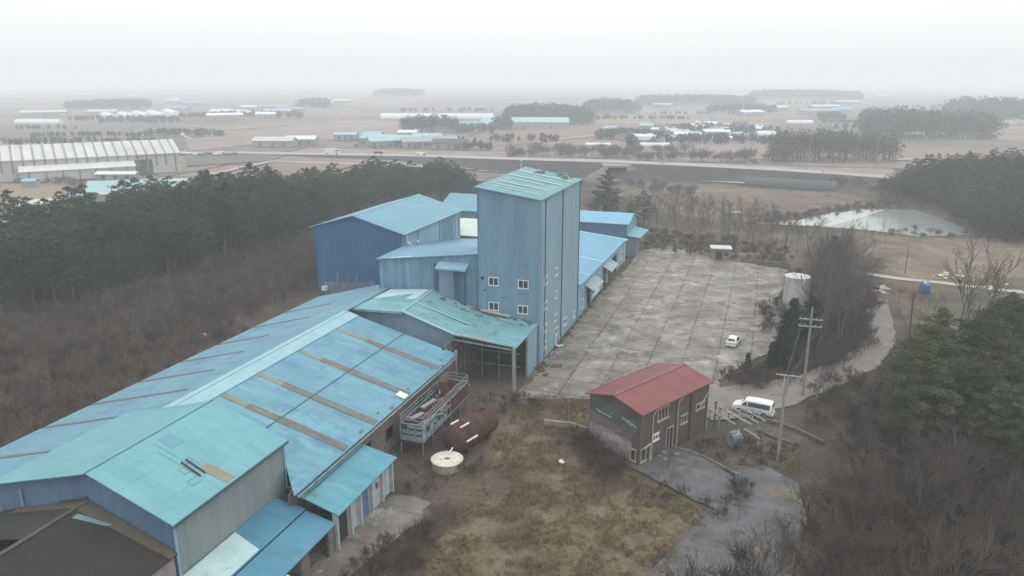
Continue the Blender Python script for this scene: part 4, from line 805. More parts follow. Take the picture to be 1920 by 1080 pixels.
def mp(name, pts, c1, c2, o, c3=None):
    mb, _ = mural(name, pts, None, o); part(name, mb, mat(name + '_paint', c1, c2, .8, c3, .58, 1.5, rough=.9, fine=.3, bs=1.5), h)
mp('mural_ground', [(W_ - .1, .6), (-W_ + 1.1, .2), (-W_ + 1.1, 2.5), (0, 2.9), (W_ - .1, 3.1)], (.25, .205, .215), (.19, .155, .16), .02, (.13, .10, .11))
mp('mural_band', [(W_ - .1, 3.1), (0, 2.9), (-W_ + 1.1, 2.5), (-W_ + 1.1, 3.4), (.5, 4.1), (W_ - .1, 4.5)], (.11, .09, .085), (.15, .12, .11), .024)
mp('mural_hills', [(W_ - .1, 4.5), (.5, 4.1), (-W_ + .6, 3.4), (-W_ + .3, 5.4), (-1.4, 5.7), (1.2, 6.1), (W_ - .1, 6.2)], (.082, .102, .085), (.055, .065, .058), .02, (.15, .17, .165))
mp('mural_arch', [(1.7, 2.0)] + [(.1 + 1.6 * math.cos(t), 2.0 + .62 * math.sin(t)) for t in np.linspace(.3, 2.9, 9)] + [(-1.5, 2.0), (.1, 1.7)], (.36, .31, .32), (.27, .23, .24), .034)
mp('mural_cloud', [(2.6, 5.0), (1.9, 4.8), (.6, 4.7), (.2, 4.55), (.7, 4.5), (2.2, 4.6), (2.7, 4.8)], (.30, .32, .31), (.2, .22, .21), .034)
mp('mural_streak', [(-1.0, 5.2), (-2.1, 5.1), (-3.2, 4.7), (-3.3, 4.45), (-2.2, 4.6), (-1.2, 4.9)], (.27, .29, .30), (.16, .18, .18), .034)

# ---- vehicles
def car_body(sec, w, m, name, parent, taper=.9, sh=True):
    """sec: list of (x, z_low, z_belt, z_top, half width belt, half width top)"""
    mb = MB(); rows = []
    for (x, zl, zb, zt, wb, wt) in sec:
        rows.append([(x, -wb * .9, zl), (x, -wb, zl + .15), (x, -wb, zb * .6 + zl * .4), (x, -wb * .98, zb), (x, -wt, zt - .04), (x, -wt * .82, zt), (x, 0, zt + .015), (x, wt * .82, zt), (x, wt, zt - .04), (x, wb * .98, zb), (x, wb, zb * .6 + zl * .4), (x, wb, zl + .15), (x, wb * .9, zl)])
    k = len(rows[0])
    for r in rows: mb.v += r
    for i in range(len(rows) - 1):
        for j in range(k): mb.f.append((i * k + j, i * k + (j + 1) % k, (i + 1) * k + (j + 1) % k, (i + 1) * k + j)); mb.m.append(0)
    mb.f.append(tuple(range(k))); mb.m.append(0); mb.f.append(tuple(reversed(range((len(rows) - 1) * k, len(rows) * k)))); mb.m.append(0)
    o = part(name, mb, m, parent, smooth=sh)
    md = o.modifiers.new('bevel', 'BEVEL'); md.width = .05; md.segments = 2; md.limit_method = 'ANGLE'; md.angle_limit = R(35); return o
def wheel(parent, x, y, r, w):
    e_ = MB(); sgn = 1 if y > 0 else -1
    e_.tube((x, y - w / 2, r), (x, y + w / 2, r), r, n=20); o = part('wheel', e_, black_rubber, parent)
    e_ = MB(); e_.tube((x, y + sgn * w * .3, r), (x, y + sgn * (w / 2 + .012), r), r * .62, n=14); part('rim', e_, mat('rim_alloy', (.35, .35, .36), rough=.35, metal=.6, fine=0), o)
def quadpart(name, pts, m, parent, t=.012, n=(0, 0, 1)):
    mb = MB(); nv = Vector(n) * t; k = len(pts); A = [tuple(Vector(p) + nv) for p in pts]; B = [tuple(Vector(p) - nv) for p in pts]
    mb.add(A + B, [tuple(range(k)), tuple(reversed(range(k, 2 * k)))] + [(i, i + k, (i + 1) % k + k, (i + 1) % k) for i in range(k)]); return part(name, mb, m, parent)
tail = mat('lamp_red', (.35, .03, .03), rough=.3, fine=0); headm = mat('lamp_clear', (.6, .62, .63), rough=.15, fine=0)
# van: x forward
vpos = g(1411, 774); vrot = math.atan2(g(1375, 765).y - g(1445, 779).y, g(1375, 765).x - g(1445, 779).x)
v = thing('parked_van', 'white passenger van with dark windows parked beside the switchyard frames', 'van', (vpos.x, vpos.y, .05), vrot)
sec = [(2.58, .35, .62, .72, .74, .68), (2.5, .26, .80, .88, .88, .8), (2.1, .24, .98, 1.08, .94, .86), (1.62, .22, 1.10, 1.20, .95, .86), (.98, .22, 1.12, 1.80, .96, .72), (.7, .22, 1.12, 1.90, .96, .74), (-.6, .22, 1.12, 1.95, .96, .76), (-2.1, .24, 1.12, 1.93, .96, .76), (-2.42, .26, 1.12, 1.86, .95, .73), (-2.52, .30, 1.08, 1.30, .94, .86), (-2.56, .35, .9, 1.02, .9, .84)]
car_body(sec, 1.9, white_paint, 'body', v)
def sidey(z, x=0): return .955 - (z - 1.12) * (.955 - .765) / .80
for sg in (-1, 1):
    f = lambda x, z: (x, sg * (sidey(z) + .012), z)
    quadpart('side_window', [f(.55, 1.14), f(-2.2, 1.14), f(-2.2, 1.70), f(.55, 1.70)], glass, v, .012, (0, sg, 0)); quadpart('side_window', [f(1.42, 1.16), f(.68, 1.14), f(.68, 1.68), f(.92, 1.66)], glass, v, .012, (0, sg, 0))
    for x in (1.6, -1.55): wheel(v, x, sg * .86, .34, .22)
    mb = MB(); mb.box(1.25, 1.4, sg * .98, sg * 1.14, 1.05, 1.25); part('mirror', mb, white_paint, v)
    quadpart('headlight', [(2.28, sg * .9, .78), (2.5, sg * .78, .74), (2.44, sg * .72, .9), (2.2, sg * .86, .96)], headm, v, .02, (1, 0, .3)); quadpart('tail_light', [(-2.58, sg * .8, .75), (-2.58, sg * .93, .75), (-2.53, sg * .92, 1.3), (-2.53, sg * .82, 1.3)], tail, v, .015, (-1, 0, 0))
    quadpart('door_line', [(-.1, sg * .972, .35), (-.13, sg * .972, .35), (-.13, sg * .972, 1.1), (-.1, sg * .972, 1.1)], trim_dark, v, .004, (0, sg, 0))
    for (x, wd) in ((.2, .28), (-.2, .5), (-.85, .3), (-1.0, .16)): quadpart('side_marking', [(x, sg * .972, .72), (x - wd, sg * .972, .70), (x - wd, sg * .972, .94), (x, sg * .972, .92)], mat('van_mark', (.38, .44, .50), (.5, .53, .55), 6, rough=.5), v, .004, (0, sg, 0))
quadpart('windscreen', [(1.52, -.78, 1.24), (1.52, .78, 1.24), (1.03, .62, 1.76), (1.03, -.62, 1.76)], glass, v, .02, (1, 0, .7)); quadpart('rear_window', [(-2.50, -.76, 1.30), (-2.50, .76, 1.30), (-2.44, .62, 1.78), (-2.44, -.62, 1.78)], glass, v, .035, (-1, 0, .2))
mb = MB(); mb.box(2.5, 2.62, -.82, .82, .28, .5); mb.box(-2.66, -2.54, -.85, .85, .3, .52); part('bumper', mb, white_paint, v); mb = MB(); mb.box(2.56, 2.64, -.4, .4, .5, .66); part('grille', mb, black_rubber, v)
mb = MB(); mb.box(-2.67, -2.655, -.26, .26, .56, .68); part('number_plate', mb, trim_white, v)
# small car
cpos = g(1375, 645); crot = math.atan2(g(1386, 633).y - g(1371, 652).y, g(1386, 633).x - g(1371, 652).x)
v = thing('parked_car', 'white compact hatchback parked alone on the concrete yard', 'car', (cpos.x, cpos.y, .03), crot)
sec = [(2.1, .3, .5, .6, .66, .6), (2.0, .22, .68, .74, .8, .72), (1.3, .2, .86, .93, .86, .76), (.95, .2, .92, .97, .87, .74), (.25, .2, .94, 1.42, .88, .60), (-.2, .2, .95, 1.47, .88, .62), (-1.1, .2, .97, 1.43, .88, .60), (-1.55, .22, .98, 1.3, .86, .58), (-1.95, .24, .97, 1.02, .84, .74), (-2.08, .3, .85, .9, .8, .74)]
car_body(sec, 1.7, white_paint, 'body', v)
for sg in (-1, 1):
    f = lambda x, z: (x, sg * (.885 - (z - .95) * .52 + .02), z)
    quadpart('side_window', [f(.72, 1.0), f(-.35, 1.0), f(-.35, 1.36), f(.15, 1.36)], glass, v, .012, (0, sg, 0)); quadpart('side_window', [f(-.45, 1.0), f(-1.5, 1.02), f(-1.25, 1.32), f(-.45, 1.36)], glass, v, .012, (0, sg, 0))
    for x in (1.32, -1.3): wheel(v, x, sg * .78, .31, .2)
    quadpart('headlight', [(1.85, sg * .76, .62), (2.03, sg * .6, .6), (1.98, sg * .55, .72), (1.75, sg * .72, .76)], headm, v, .02, (1, 0, .3)); quadpart('tail_light', [(-2.1, sg * .6, .68), (-2.06, sg * .8, .68), (-1.98, sg * .8, .95), (-2.02, sg * .62, .95)], tail, v, .015, (-1, 0, 0))
    mb = MB(); mb.box(.62, .78, sg * .88, sg * 1.02, .95, 1.08); part('mirror', mb, white_paint, v)
quadpart('windscreen', [(.93, -.68, 1.0), (.93, .68, 1.0), (.3, .52, 1.4), (.3, -.52, 1.4)], glass, v, .03, (.6, 0, .8)); quadpart('rear_window', [(-1.92, -.66, 1.03), (-1.92, .66, 1.03), (-1.5, .5, 1.33), (-1.5, -.5, 1.33)], glass, v, .035, (-.6, 0, .8))
mb = MB(); mb.box(-2.16, -2.05, -.78, .78, .26, .46); mb.box(2.02, 2.14, -.74, .74, .26, .44); part('bumper', mb, white_paint, v); mb = MB(); mb.box(-2.17, -2.155, -.25, .25, .5, .61); part('number_plate', mb, trim_white, v)

# ---- round well cover
p = xy(69.6, -31.2); t = thing('round_pit', 'round concrete pit with stained white lid in front of the rusty tank', 'pit', p)
mb = MB(); mb.lathe([(1.75, -.2), (1.75, .8), (1.6, .82)], 40); part('ring', mb, concrete, t, smooth=False)
mb = MB(); mb.lathe([(1.82, .78), (1.85, .86), (1.8, .92), (.3, .95), (.0, .95)], 40); part('lid', mb, mat('lid_white', (.58, .55, .46), (.46, .43, .35), 1.2, (.22, .19, .14), .56, 2.6, rough=.9, fine=.25), t)
mb = MB(); mb.slab([(-.35, -.3, .99), (.25, -.35, .99), (.4, .05, .99), (-.1, .15, .99)], .03); part('hatch', mb, mat('hatch_gray', (.12, .13, .11), rough=.9), t)
mb = MB(); mb.tube((.5, 1.9, 1.25), (.1, .9, 1.0), .09); part('pipe', mb, trim_white, t)
# ---- rusty lying tank
A = g(856, 822, 1.7); B = g(908, 790, 1.7); dA = (B - A).normalized(); C_ = (A + B) / 2; Lh = (B - A).length / 2 + .7
t = thing('rusty_tank', 'big rusty cylindrical tank lying on the ground beside the tower frame', 'tank', (C_.x, C_.y), math.atan2(dA.y, dA.x))
mb = MB(); prof = [(-Lh - .35, .01), (-Lh - .3, .7), (-Lh - .12, 1.35), (-Lh, 1.62), (-Lh * .5, 1.7), (-Lh * .5, 1.76), (-Lh * .46, 1.76), (-Lh * .46, 1.7), (0, 1.7), (0, 1.76), (.1, 1.76), (.1, 1.7), (Lh * .5, 1.7), (Lh * .5, 1.76), (Lh * .54, 1.76), (Lh * .54, 1.7), (Lh, 1.64), (Lh + .15, 1.3), (Lh + .33, .6), (Lh + .35, .01)]
n = 32
for (x, r_) in prof: mb.v += [(x, r_ * math.cos(2 * math.pi * i / n), 1.75 + r_ * math.sin(2 * math.pi * i / n)) for i in range(n)]
for k in range(len(prof) - 1):
    for i in range(n): mb.f.append((k * n + i, k * n + (i + 1) % n, (k + 1) * n + (i + 1) % n, (k + 1) * n + i)); mb.m.append(0)
o = part('drum', mb, steel_rust, t, smooth=True)
for (x, y, z, q) in ((-Lh + .3, .5, 3.5, 1.3), (-Lh + .5, -.75, 3.35, 1.5), (-Lh + .4, -1.75, 1.9, 1.9)):
    mb = MB(); mb.tube((x, y, z), (x + q, y - .1, z + .05), .11); part('white_pipe', mb, trim_white, t)
mb = MB()
for x in (-Lh * .6, Lh * .6): mb.box(x - .25, x + .25, -1.3, 1.3, -.1, .55)
mb.tube((Lh * .7, 0, 3.3), (Lh * .7, 0, 3.75), .3); part('support', mb, steel_rust, t)
# ---- raised steel frame of an old condenser
s = Site('condenser_frame', 'derelict open steel condenser rack with railings beside the long shed', 'machine', 77.8, -36.1)
FA0, FA1, FB0, FB1 = 70.8, 84.7, -37.5, -34.7
mb = MB()
for a in np.linspace(FA0, FA1, 6):
    for b in (FB0, FB1): mb.bar(s.p(a, b, 0), s.p(a, b, 1.6), .12)
part('leg', mb, steel_gray, s.e)
mb = MB(); A, B = s.p(FA0 - .1, FB1 + .1, 0), s.p(FA1 + .1, FB0 - .1, 0); mb.box(A[0], B[0], A[1], B[1], 1.5, 1.7); part('base_deck', mb, steel_rust, s.e)
mb = MB()
for z in (1.75, 3.8):
    for b in (FB0, FB1): mb.bar(s.p(FA0, b, z), s.p(FA1, b, z), .13)
    for a in (FA0, FA1): mb.bar(s.p(a, FB0, z), s.p(a, FB1, z), .13)
for a in np.linspace(FA0, FA1, 15):
    for b in (FB0, FB1): mb.bar(s.p(a, b, 1.7), s.p(a, b, 3.8), .10)
for b in np.linspace(FB0, FB1, 4): mb.bar(s.p(FA0, b, 1.7), s.p(FA0, b, 3.8), .14)
part('frame', mb, steel_paint, s.e)
mb = MB(); random.seed(3)
for i, a in enumerate(np.linspace(FA0, FA1, 15)[:-1]):       # corroded cladding sheets on the long side, holes between
    a1 = a + .99
    for (z0, z1) in ((1.8, 2.45), (2.5, 3.1), (3.15, 3.75)):
        if random.random() < (.8 if i < 7 else .92): mb.slab([s.p(a + .05, FB1 - .02, z1), s.p(a1 - .1, FB1 - .02, z1 - random.uniform(0, .15)), s.p(a1 - .1, FB1 - .05, z1 - .05), s.p(a + .05, FB1 - .05, z1 - .05)], z1 - z0 - random.uniform(0, .35))
for b in np.linspace(FB0, FB1, 4)[:-1]:
    for z0 in (1.8, 2.5, 3.2):
        if random.random() < .6: mb.slab([s.p(FA0 + .02, b + .1, z0 + .5), s.p(FA0 + .02, b + .85, z0 + .5), s.p(FA0 + .06, b + .85, z0 + .5), s.p(FA0 + .06, b + .1, z0 + .5)], .45)
part('cladding', mb, mat('clad_pale', (.26, .33, .36), (.17, .21, .23), 1.3, (.11, .08, .06), .55, 2.2, rough=.8, fine=.2), s.e)
mb = MB(); mb.slab(s.pts([(79, FB1 + .03, 3.78), (FA1, FB1 + .03, 3.78), (FA1, FB1 + .06, 3.78), (79, FB1 + .06, 3.78)]), 1.9); part('dark_panel', mb, steel_rust, s.e)
mb = MB()
for z in (4.3, 4.75):
    for b in (FB0, FB1): mb.tube(s.p(FA0, b, z), s.p(FA1, b, z), .045, n=6)
    for a in (FA0, FA1): mb.tube(s.p(a, FB0, z), s.p(a, FB1, z), .045, n=6)
for a in np.linspace(FA0, FA1, 8):
    for b in (FB0, FB1): mb.tube(s.p(a, b, 3.8), s.p(a, b, 4.75), .045, n=6)
part('railing', mb, steel_gray, s.e)
mb = MB(); random.seed(8)
for k in range(20):
    a, b = random.uniform(FA0 + .6, FA1 - 1), random.uniform(FB0 + .4, FB1 - .4); z = random.uniform(3.4, 4.0); q = Vector(s.p(a, b, z)); mb.bar(q, q + Vector((random.uniform(-.8, 2.4), random.uniform(-1.2, 1.2), random.uniform(-.3, .4))), random.choice((.08, .12, .2)))
part('pipework', mb, steel_gray, s.e)
mb = MB(); mb.box(*[q for pr in zip(s.p(FA0 + .5, FB1 - .3, 0)[:2], s.p(FA1 - .5, FB0 + .3, 0)[:2]) for q in pr], 1.9, 3.3); part('core', mb, steel_rust, s.e)
mb = MB(); q = s.p(80.8, -36.4, 0); mb.tube((q[0], q[1], 3.3), (q[0], q[1], 5.3), .7, .65, n=16); mb.tube((q[0] + 1.6, q[1] - .2, 3.3), (q[0] + 1.6, q[1] - .2, 4.9), .45, n=12); part('vessel', mb, steel_rust, s.e)
mb = MB(); mb.slab(s.pts([(71.6, -36.8, 4.15), (73.6, -36.2, 4.15), (73.6, -35.7, 4.1), (71.6, -36.2, 4.1)]), .15); mb.slab(s.pts([(74.8, -36.9, 4.15), (77.6, -36.4, 4.15), (77.6, -36.0, 4.1), (74.8, -36.4, 4.1)]), .15); part('loose_cover', mb, concrete_pole, s.e)

# ---- white water tank
p = xy(147.5, 7.6); t = thing('water_tank', 'tall white weathered cylindrical tank at the right edge of the yard', 'tank', p)
mb = MB(); mb.lathe([(2.55, -.2), (2.55, .15), (2.42, .2), (2.36, 3), (2.36, 3.06), (2.33, 5.9), (2.4, 6.0), (2.4, 6.1), (2.2, 6.16), (0.02, 6.4)], 40); part('shell', mb, mat('tank_white', (.56, .56, .53), (.47, .47, .44), .35, (.25, .23, .20), .60, .7, rough=.7, streak=.22, fine=.12), t, smooth=False)
mb = MB(); mb.tube((-.5, .3, 6.3), (-.5, .3, 6.6), .35, n=14); mb.tube((.9, -.8, 6.25), (.9, -.8, 6.55), .1); part('hatch', mb, trim_white, t)
mb = MB()
for y in (-.2, .2): mb.bar((-2.5, y, .3), (-2.5, y, 6.3), .04)
for k in range(15): mb.bar((-2.5, -.2, .6 + .38 * k), (-2.5, .2, .6 + .38 * k), .03)
part('ladder', mb, steel_rust, t)
# ---- small roofed hut at the yard end, low walls
a_, b_ = g(1336, 487), g(1367, 488); c_ = (a_ + b_) / 2; t = thing('guard_hut', 'small open concrete hut with flat pale roof at the yard end', 'hut', (c_.x, c_.y), math.atan2((b_ - a_).y, (b_ - a_).x))
mb = MB(); mb.box(-2, 2, .1, 2.8, 0, 2.7); ww = part('wall', mb, mat('hut_wall', (.24, .23, .21), (.17, .16, .14), 1, rough=.95, streak=.3), t)
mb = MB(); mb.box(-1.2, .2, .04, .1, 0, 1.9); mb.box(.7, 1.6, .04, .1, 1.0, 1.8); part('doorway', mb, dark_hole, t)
mb = MB(); mb.box(-2.5, 2.5, -.7, 3.2, 2.75, 3.0); part('roof', mb, mat('hut_roof', (.50, .50, .47), (.42, .42, .39), 1, rough=.9), t)
def lowwall(name, label, pts, hgt_, th, m=concrete, cat='wall'):
    mb = MB()
    for i in range(len(pts) - 1):
        p, q = pts[i], pts[i + 1]; d = (q - p).normalized(); nn = Vector((-d.y, d.x, 0)) * th / 2
        mb.hexa([p - nn, q - nn, q + nn, p + nn] + [v_ + Vector((0, 0, hgt_)) for v_ in (p - nn, q - nn, q + nn, p + nn)])
    return tag(link(name, mb.mesh(name, m)), label, cat)
lowwall('boundary_wall', 'low dark boundary wall beyond the yard right of the hut', PG([(1390, 491), (1440, 497), (1482, 503)]), 1.1, .3, wall_block); lowwall('boundary_wall', 'long low grey wall behind the first boundary wall', PG([(1372, 482), (1400, 481), (1478, 488)]), .9, .3)
lowwall('kerb_wall', 'low mossy kerb wall running from the van towards the right trees', PG([(1420, 783), (1470, 798), (1520, 818), (1545, 832)]), .3, .25, wall_block); lowwall('kerb_wall', 'low kerb wall beside the utility pole foot, nearer one', PG([(1416, 806), (1455, 823), (1490, 834)]), .25, .2, wall_block)
lowwall('ditch_wall', 'low curved concrete ditch edge above the grey concrete lot', PG([(1255, 838), (1320, 858), (1385, 893)]), .25, .25, wall_block)
lowwall('retaining_wall', 'low pale wall left of the red roofed house', PG([(1020, 796), (1072, 802), (1104, 812)]), .7, .4, mat('wall_stone', (.27, .23, .21), (.2, .17, .16), 1, rough=.95))

# ---- utility poles
def pole(label, px, py, hgt_, arms, rot, r0=.19, lean=(0, 0), m=concrete_pole, grp=None, xf=False):
    q = g(px, py); t = thing('utility_pole', label, 'pole', (q.x, q.y), rot, grp)
    mb = MB(); top = Vector((lean[0], lean[1], hgt_)); mb.tube((0, 0, -.2), top, r0, r0 * .6, n=10); part('mast', mb, m, t)
    for (z, w_, ang) in arms:
        mb = MB(); c = top * (z / hgt_); d = Vector((math.cos(ang), math.sin(ang), 0)) * w_ / 2; k = Vector((-d.y, d.x, 0)).normalized() * .17; mb.bar(c - d + k, c + d + k, .13); ar = part('crossarm', mb, mat('arm_pale', (.42, .42, .40), rough=.6), t)
        for f_ in (-.9, -.45, .45, .9):
            mb = MB(); e0 = c + d * f_ + k; mb.tube(e0, e0 + Vector((0, 0, .28)), .07, .05, n=8); part('insulator', mb, mat('porcelain', (.35, .33, .32), rough=.3), ar)
    return t, top
t1, top1 = pole('tallest concrete utility pole with double crossarms beside the dirt road', 1505, 740, 12.6, [(10.9, 3.0, 0), (9.9, 3.0, 0)], R(-15), .22)
t2, top2 = pole('concrete pole with crossarms behind the van, nearest the switchyard', 1458, 862, 9.9, [(9.6, 2.4, R(60)), (9.1, 1.6, R(60))], R(10), .2)
pole('short bare stub pole beside the tall utility pole', 1531, 745, 4.6, [], 0, .14); pole('thin dark pole by the far lane near the pond', 1697, 512, 6.2, [(5.6, 1.2, 0)], R(20), .1, m=bark_dark)
pole('thin leaning dark pole above the blue barrel', 1703, 645, 8.5, [], 0, .12, (.5, 1.5), m=bark_dark)
mb = MB()
def wire(mb, p, q, sag, r_=.022, n=14):
    P = [p.lerp(q, i / n) - Vector((0, 0, 4 * sag * (i / n) * (1 - i / n))) for i in range(n + 1)]
    for i in range(n): mb.tube(P[i], P[i + 1], r_, n=3, cap=False)
w1 = g(1505, 740) + Vector((0, 0, 11.2)); w2 = g(1458, 862) + Vector((0, 0, 9.9))
for k, (z, ox) in enumerate(((11.2, -1.2), (11.2, 1.2), (10.2, -1.2), (10.2, 1.2))):
    p = g(1505, 740) + Vector((ox, 0, z)); wire(mb, p, g(1458, 862) + Vector((ox * .5, ox * .6, 9.8)), .5)
    wire(mb, p, g(1697, 512) + Vector((0, 0, 6)), 1.5)
tag(link('overhead_wire', mb.mesh('overhead_wire', trim_dark)), 'thin sagging overhead wires strung from the tall utility pole', 'wire')

a_ = g(1448, 705); mb = MB(); t = thing('pole_arm', 'pale crossarm on a short post beside the van road', 'crossarm', (g(1474, 742).x, g(1474, 742).y), R(-20))
mb.tube((0, 0, -.1), (0, 0, 3.0), .1, n=8); part('post', mb, concrete_pole, t); mb = MB(); mb.bar((-1.6, 0, 3.0), (1.6, 0, 3.0), .14)
part('arm', mb, mat('arm_pale2', (.5, .5, .48), rough=.6), t)
for k in (-1.3, 0, 1.3): mb = MB(); mb.tube((k, 0, 3.05), (k, 0, 3.4), .09, .06); part('insulator', mb, steel_rust, t)

# ---- disused switchyard
def rack(label, px, py, rot, w_, l_, hgt_, n_):
    q = g(px, py); t = thing('switchyard_rack', label, 'frame', (q.x, q.y), rot, 'steel racks of the switchyard')
    mb = MB()
    for x in (-w_ / 2, w_ / 2):
        for y in (-l_ / 2, l_ / 2): mb.bar((x, y, -.1), (x, y, hgt_), .1)
    part('post', mb, steel_gray, t)
    for k in range(n_):
        x = -w_ / 2 + w_ * k / max(1, n_ - 1); mb = MB(); mb.bar((x, -l_ / 2 - .3, hgt_), (x, l_ / 2 + .3, hgt_), .14); bm_ = part('beam', mb, mat('galv', (.36, .36, .33), (.26, .25, .23), 2, rough=.6), t)
        for f_ in (-.6, 0, .6): mb = MB(); mb.tube((x, l_ * f_ / 2, hgt_ + .05), (x, l_ * f_ / 2, hgt_ + .4), .08, .06); part('insulator', mb, mat('porcelain', (.35, .33, .32)), bm_)
    mb = MB()
    for s_ in (-1, 1): mb.bar((-w_ / 2, s_ * l_ / 2, hgt_ * .6), (w_ / 2, s_ * l_ / 2, hgt_ * .6), .07); mb.bar((-w_ / 2, s_ * l_ / 2, .2), (w_ / 2, s_ * l_ / 2, hgt_), .05)
    part('brace', mb, steel_gray, t)
ra = TH + R(-28)
rack('tall steel rack with two long beams between house and van', 1360, 812, ra - R(90) + R(72), 1.6, 4.2, 2.4, 2)
rack('steel rack with parallel beams directly in front of the van', 1396, 812, ra - R(90) + R(72), 2.2, 3.6, 2.3, 3)
rack('single low beam rack standing apart nearest the concrete lot', 1412, 838, ra - R(90) + R(68), .8, 2.2, 1.8, 1)
q = g(1377, 836); t = thing('transformer', 'grey finned transformer box standing in the weeds', 'transformer', (q.x, q.y), R(25))
mb = MB(); mb.box(-.7, .7, -.45, .45, .1, 1.5); part('tank', mb, steel_gray, t); mb = MB()
for k in range(8): mb.box(-.62 + k * .17, -.57 + k * .17, -.75, .75, .3, 1.3)
part('fin', mb, steel_paint, t); mb = MB()
for k in (-.45, 0, .45): mb.tube((k, 0, 1.5), (k, 0, 1.95), .1, .06)
part('bushing', mb, trim_white, t); mb = MB(); mb.tube((-.9, .1, 1.75), (.1, .1, 1.75), .2); part('conservator', mb, steel_gray, t)
for (px, py, h_, lb) in ((1339, 800, 3.4, 'rusty'), (1346, 808, 2.6, 'pale'),):
    q = g(px, py); mb = MB(); mb.bar((0, 0, -.1), (0, 0, h_), .14); mb.bar((-.25, 0, h_ - .1), (.25, 0, h_ - .1), .1); o = link('steel_post', mb.mesh('steel_post', steel_rust if lb == 'rusty' else steel_gray)); o.location = q; tag(o, lb + ' steel post beside the far corner of the red roofed house', 'post')

# ---- barrels, tarps, junk
q = g(1733, 549); t = thing('blue_container', 'bright blue round water container by the far lane', 'container', (q.x, q.y)); mb = MB(); mb.lathe([(1.0, 0), (1.05, .1), (1.02, 1.6), (.9, 1.9), (.5, 2.0), (.05, 2.02)], 22); part('drum', mb, mat('plastic_blue', (.03, .10, .30), rough=.4), t, smooth=True); mb = MB(); mb.lathe([(.35, 2.0), (.35, 2.12), (.02, 2.14)], 14); part('lid', mb, trim_white, t)
q = g(1709, 652); t = thing('blue_drum', 'small pale blue covered drum near the pines on the right', 'drum', (q.x, q.y)); mb = MB(); mb.lathe([(.75, 0), (.78, .1), (.78, .6), (.6, .75), (.02, .8)], 18); part('drum', mb, mat('plastic_pale', (.10, .25, .42), rough=.5), t, smooth=True); mb = MB(); mb.box(.5, .95, -.15, .15, .2, .6); part('tap_box', mb, trim_white, t)
random.seed(21)
def debris(px, py, n_, sp_, m, name, label, cat, size=.5, z=.1):
    q = g(px, py); mb = MB()
    for k in range(n_):
        x, y = random.gauss(0, sp_), random.gauss(0, sp_); r_ = size * random.uniform(.4, 1.2); a = random.uniform(0, 3)
        c, s_ = math.cos(a) * r_, math.sin(a) * r_; mb.slab([(x - c, y - s_, z + random.uniform(0, .25)), (x + s_, y - c, z + .1), (x + c, y + s_, z + random.uniform(0, .3)), (x - s_, y + c, z + .05)], .06)
    o = link(name, mb.mesh(name, m)); o.location = q; tag(o, label, cat); return o
white_sheet = mat('white_sheet', (.6, .6, .58), (.45, .45, .43), 1, rough=.8)
debris(1770, 517, 16, 1.8, white_sheet, 'plastic_sheet', 'torn white plastic sheets in the field right of the blue container', 'sheets', .45); debris(1838, 524, 14, 3.0, white_sheet, 'plastic_sheet', 'scattered white plastic beyond the right pines', 'sheets', .4)
debris(387, 640, 8, .5, white_sheet, 'plastic_bag', 'white bag of rubbish beside the left roof edge', 'bag', .35, 1.2)
debris(1051, 868, 4, .15, white_sheet, 'litter', 'small white litter on the dry grass', 'litter', .25, .2)
debris(1012, 690, 14, 1.6, rust_edge, 'plank_pile', 'loose brown planks at the foot of the tower', 'planks', .6, .1)
debris(1235, 848, 9, .9, steel_gray, 'scrap_pile', 'grey scrap on the concrete lot below the house wall', 'scrap', .4, .1)

# ================================================================ VEGETATION
def branch_mesh(rng_, stems, depth, len0, r0, spread, up, kids, seg=3, taper=.62, lenf=.68, twig_sides=3, tw_r=.012):
    """returns (V, F quads) of a bare tree"""
    V = []; F = []
    def seg_tube(p, q, ra, rb, n=3):
        d = q - p; L = d.length
        if L < 1e-6: return
        d /= L; a = d.orthogonal().normalized(); b = d.cross(a); o = len(V)
        for (c, r_) in ((p, ra), (q, rb)):
            for i in range(n): t = 2 * math.pi * i / n; V.append(c + a * (math.cos(t) * r_) + b * (math.sin(t) * r_))
        for i in range(n): F.append((o + i, o + (i + 1) % n, o + n + (i + 1) % n, o + n + i))
    def grow(p, d, L, r_, lev):
        pts = [p]; k = seg if lev > 0 else 2
        for i in range(k):
            d = (d + Vector((rng_.gauss(0, .13), rng_.gauss(0, .13), rng_.gauss(0, .09) + up * .12))).normalized(); q = pts[-1] + d * (L / k)
            ra = r_ * (1 - (1 - taper) * i / k); rb = r_ * (1 - (1 - taper) * (i + 1) / k)
            seg_tube(pts[-1], q, max(ra, tw_r), max(rb, tw_r * .8), 5 if r_ > .06 else 3); pts.append(q)
            if lev > 0 and i > 0 or (lev > 0 and lev < depth and i == 0 and rng_.random() < .5):
                for _ in range(kids if i == k - 1 else max(1, kids - 1)):
                    az_ = rng_.uniform(0, 2 * math.pi); side = d.orthogonal().normalized(); side.rotate(Matrix.Rotation(az_, 3, d)); nd = (d * math.cos(spread) + side * math.sin(spread) * rng_.uniform(.6, 1.25)).normalized()
                    grow(q, nd, L * lenf * rng_.uniform(.75, 1.15), rb * .72, lev - 1)
    for (p, d, s_) in stems: grow(Vector(p), Vector(d).normalized(), len0 * s_, r0 * s_, depth)
    return np.array([tuple(v) for v in V], np.float32), np.array(F, np.int32)
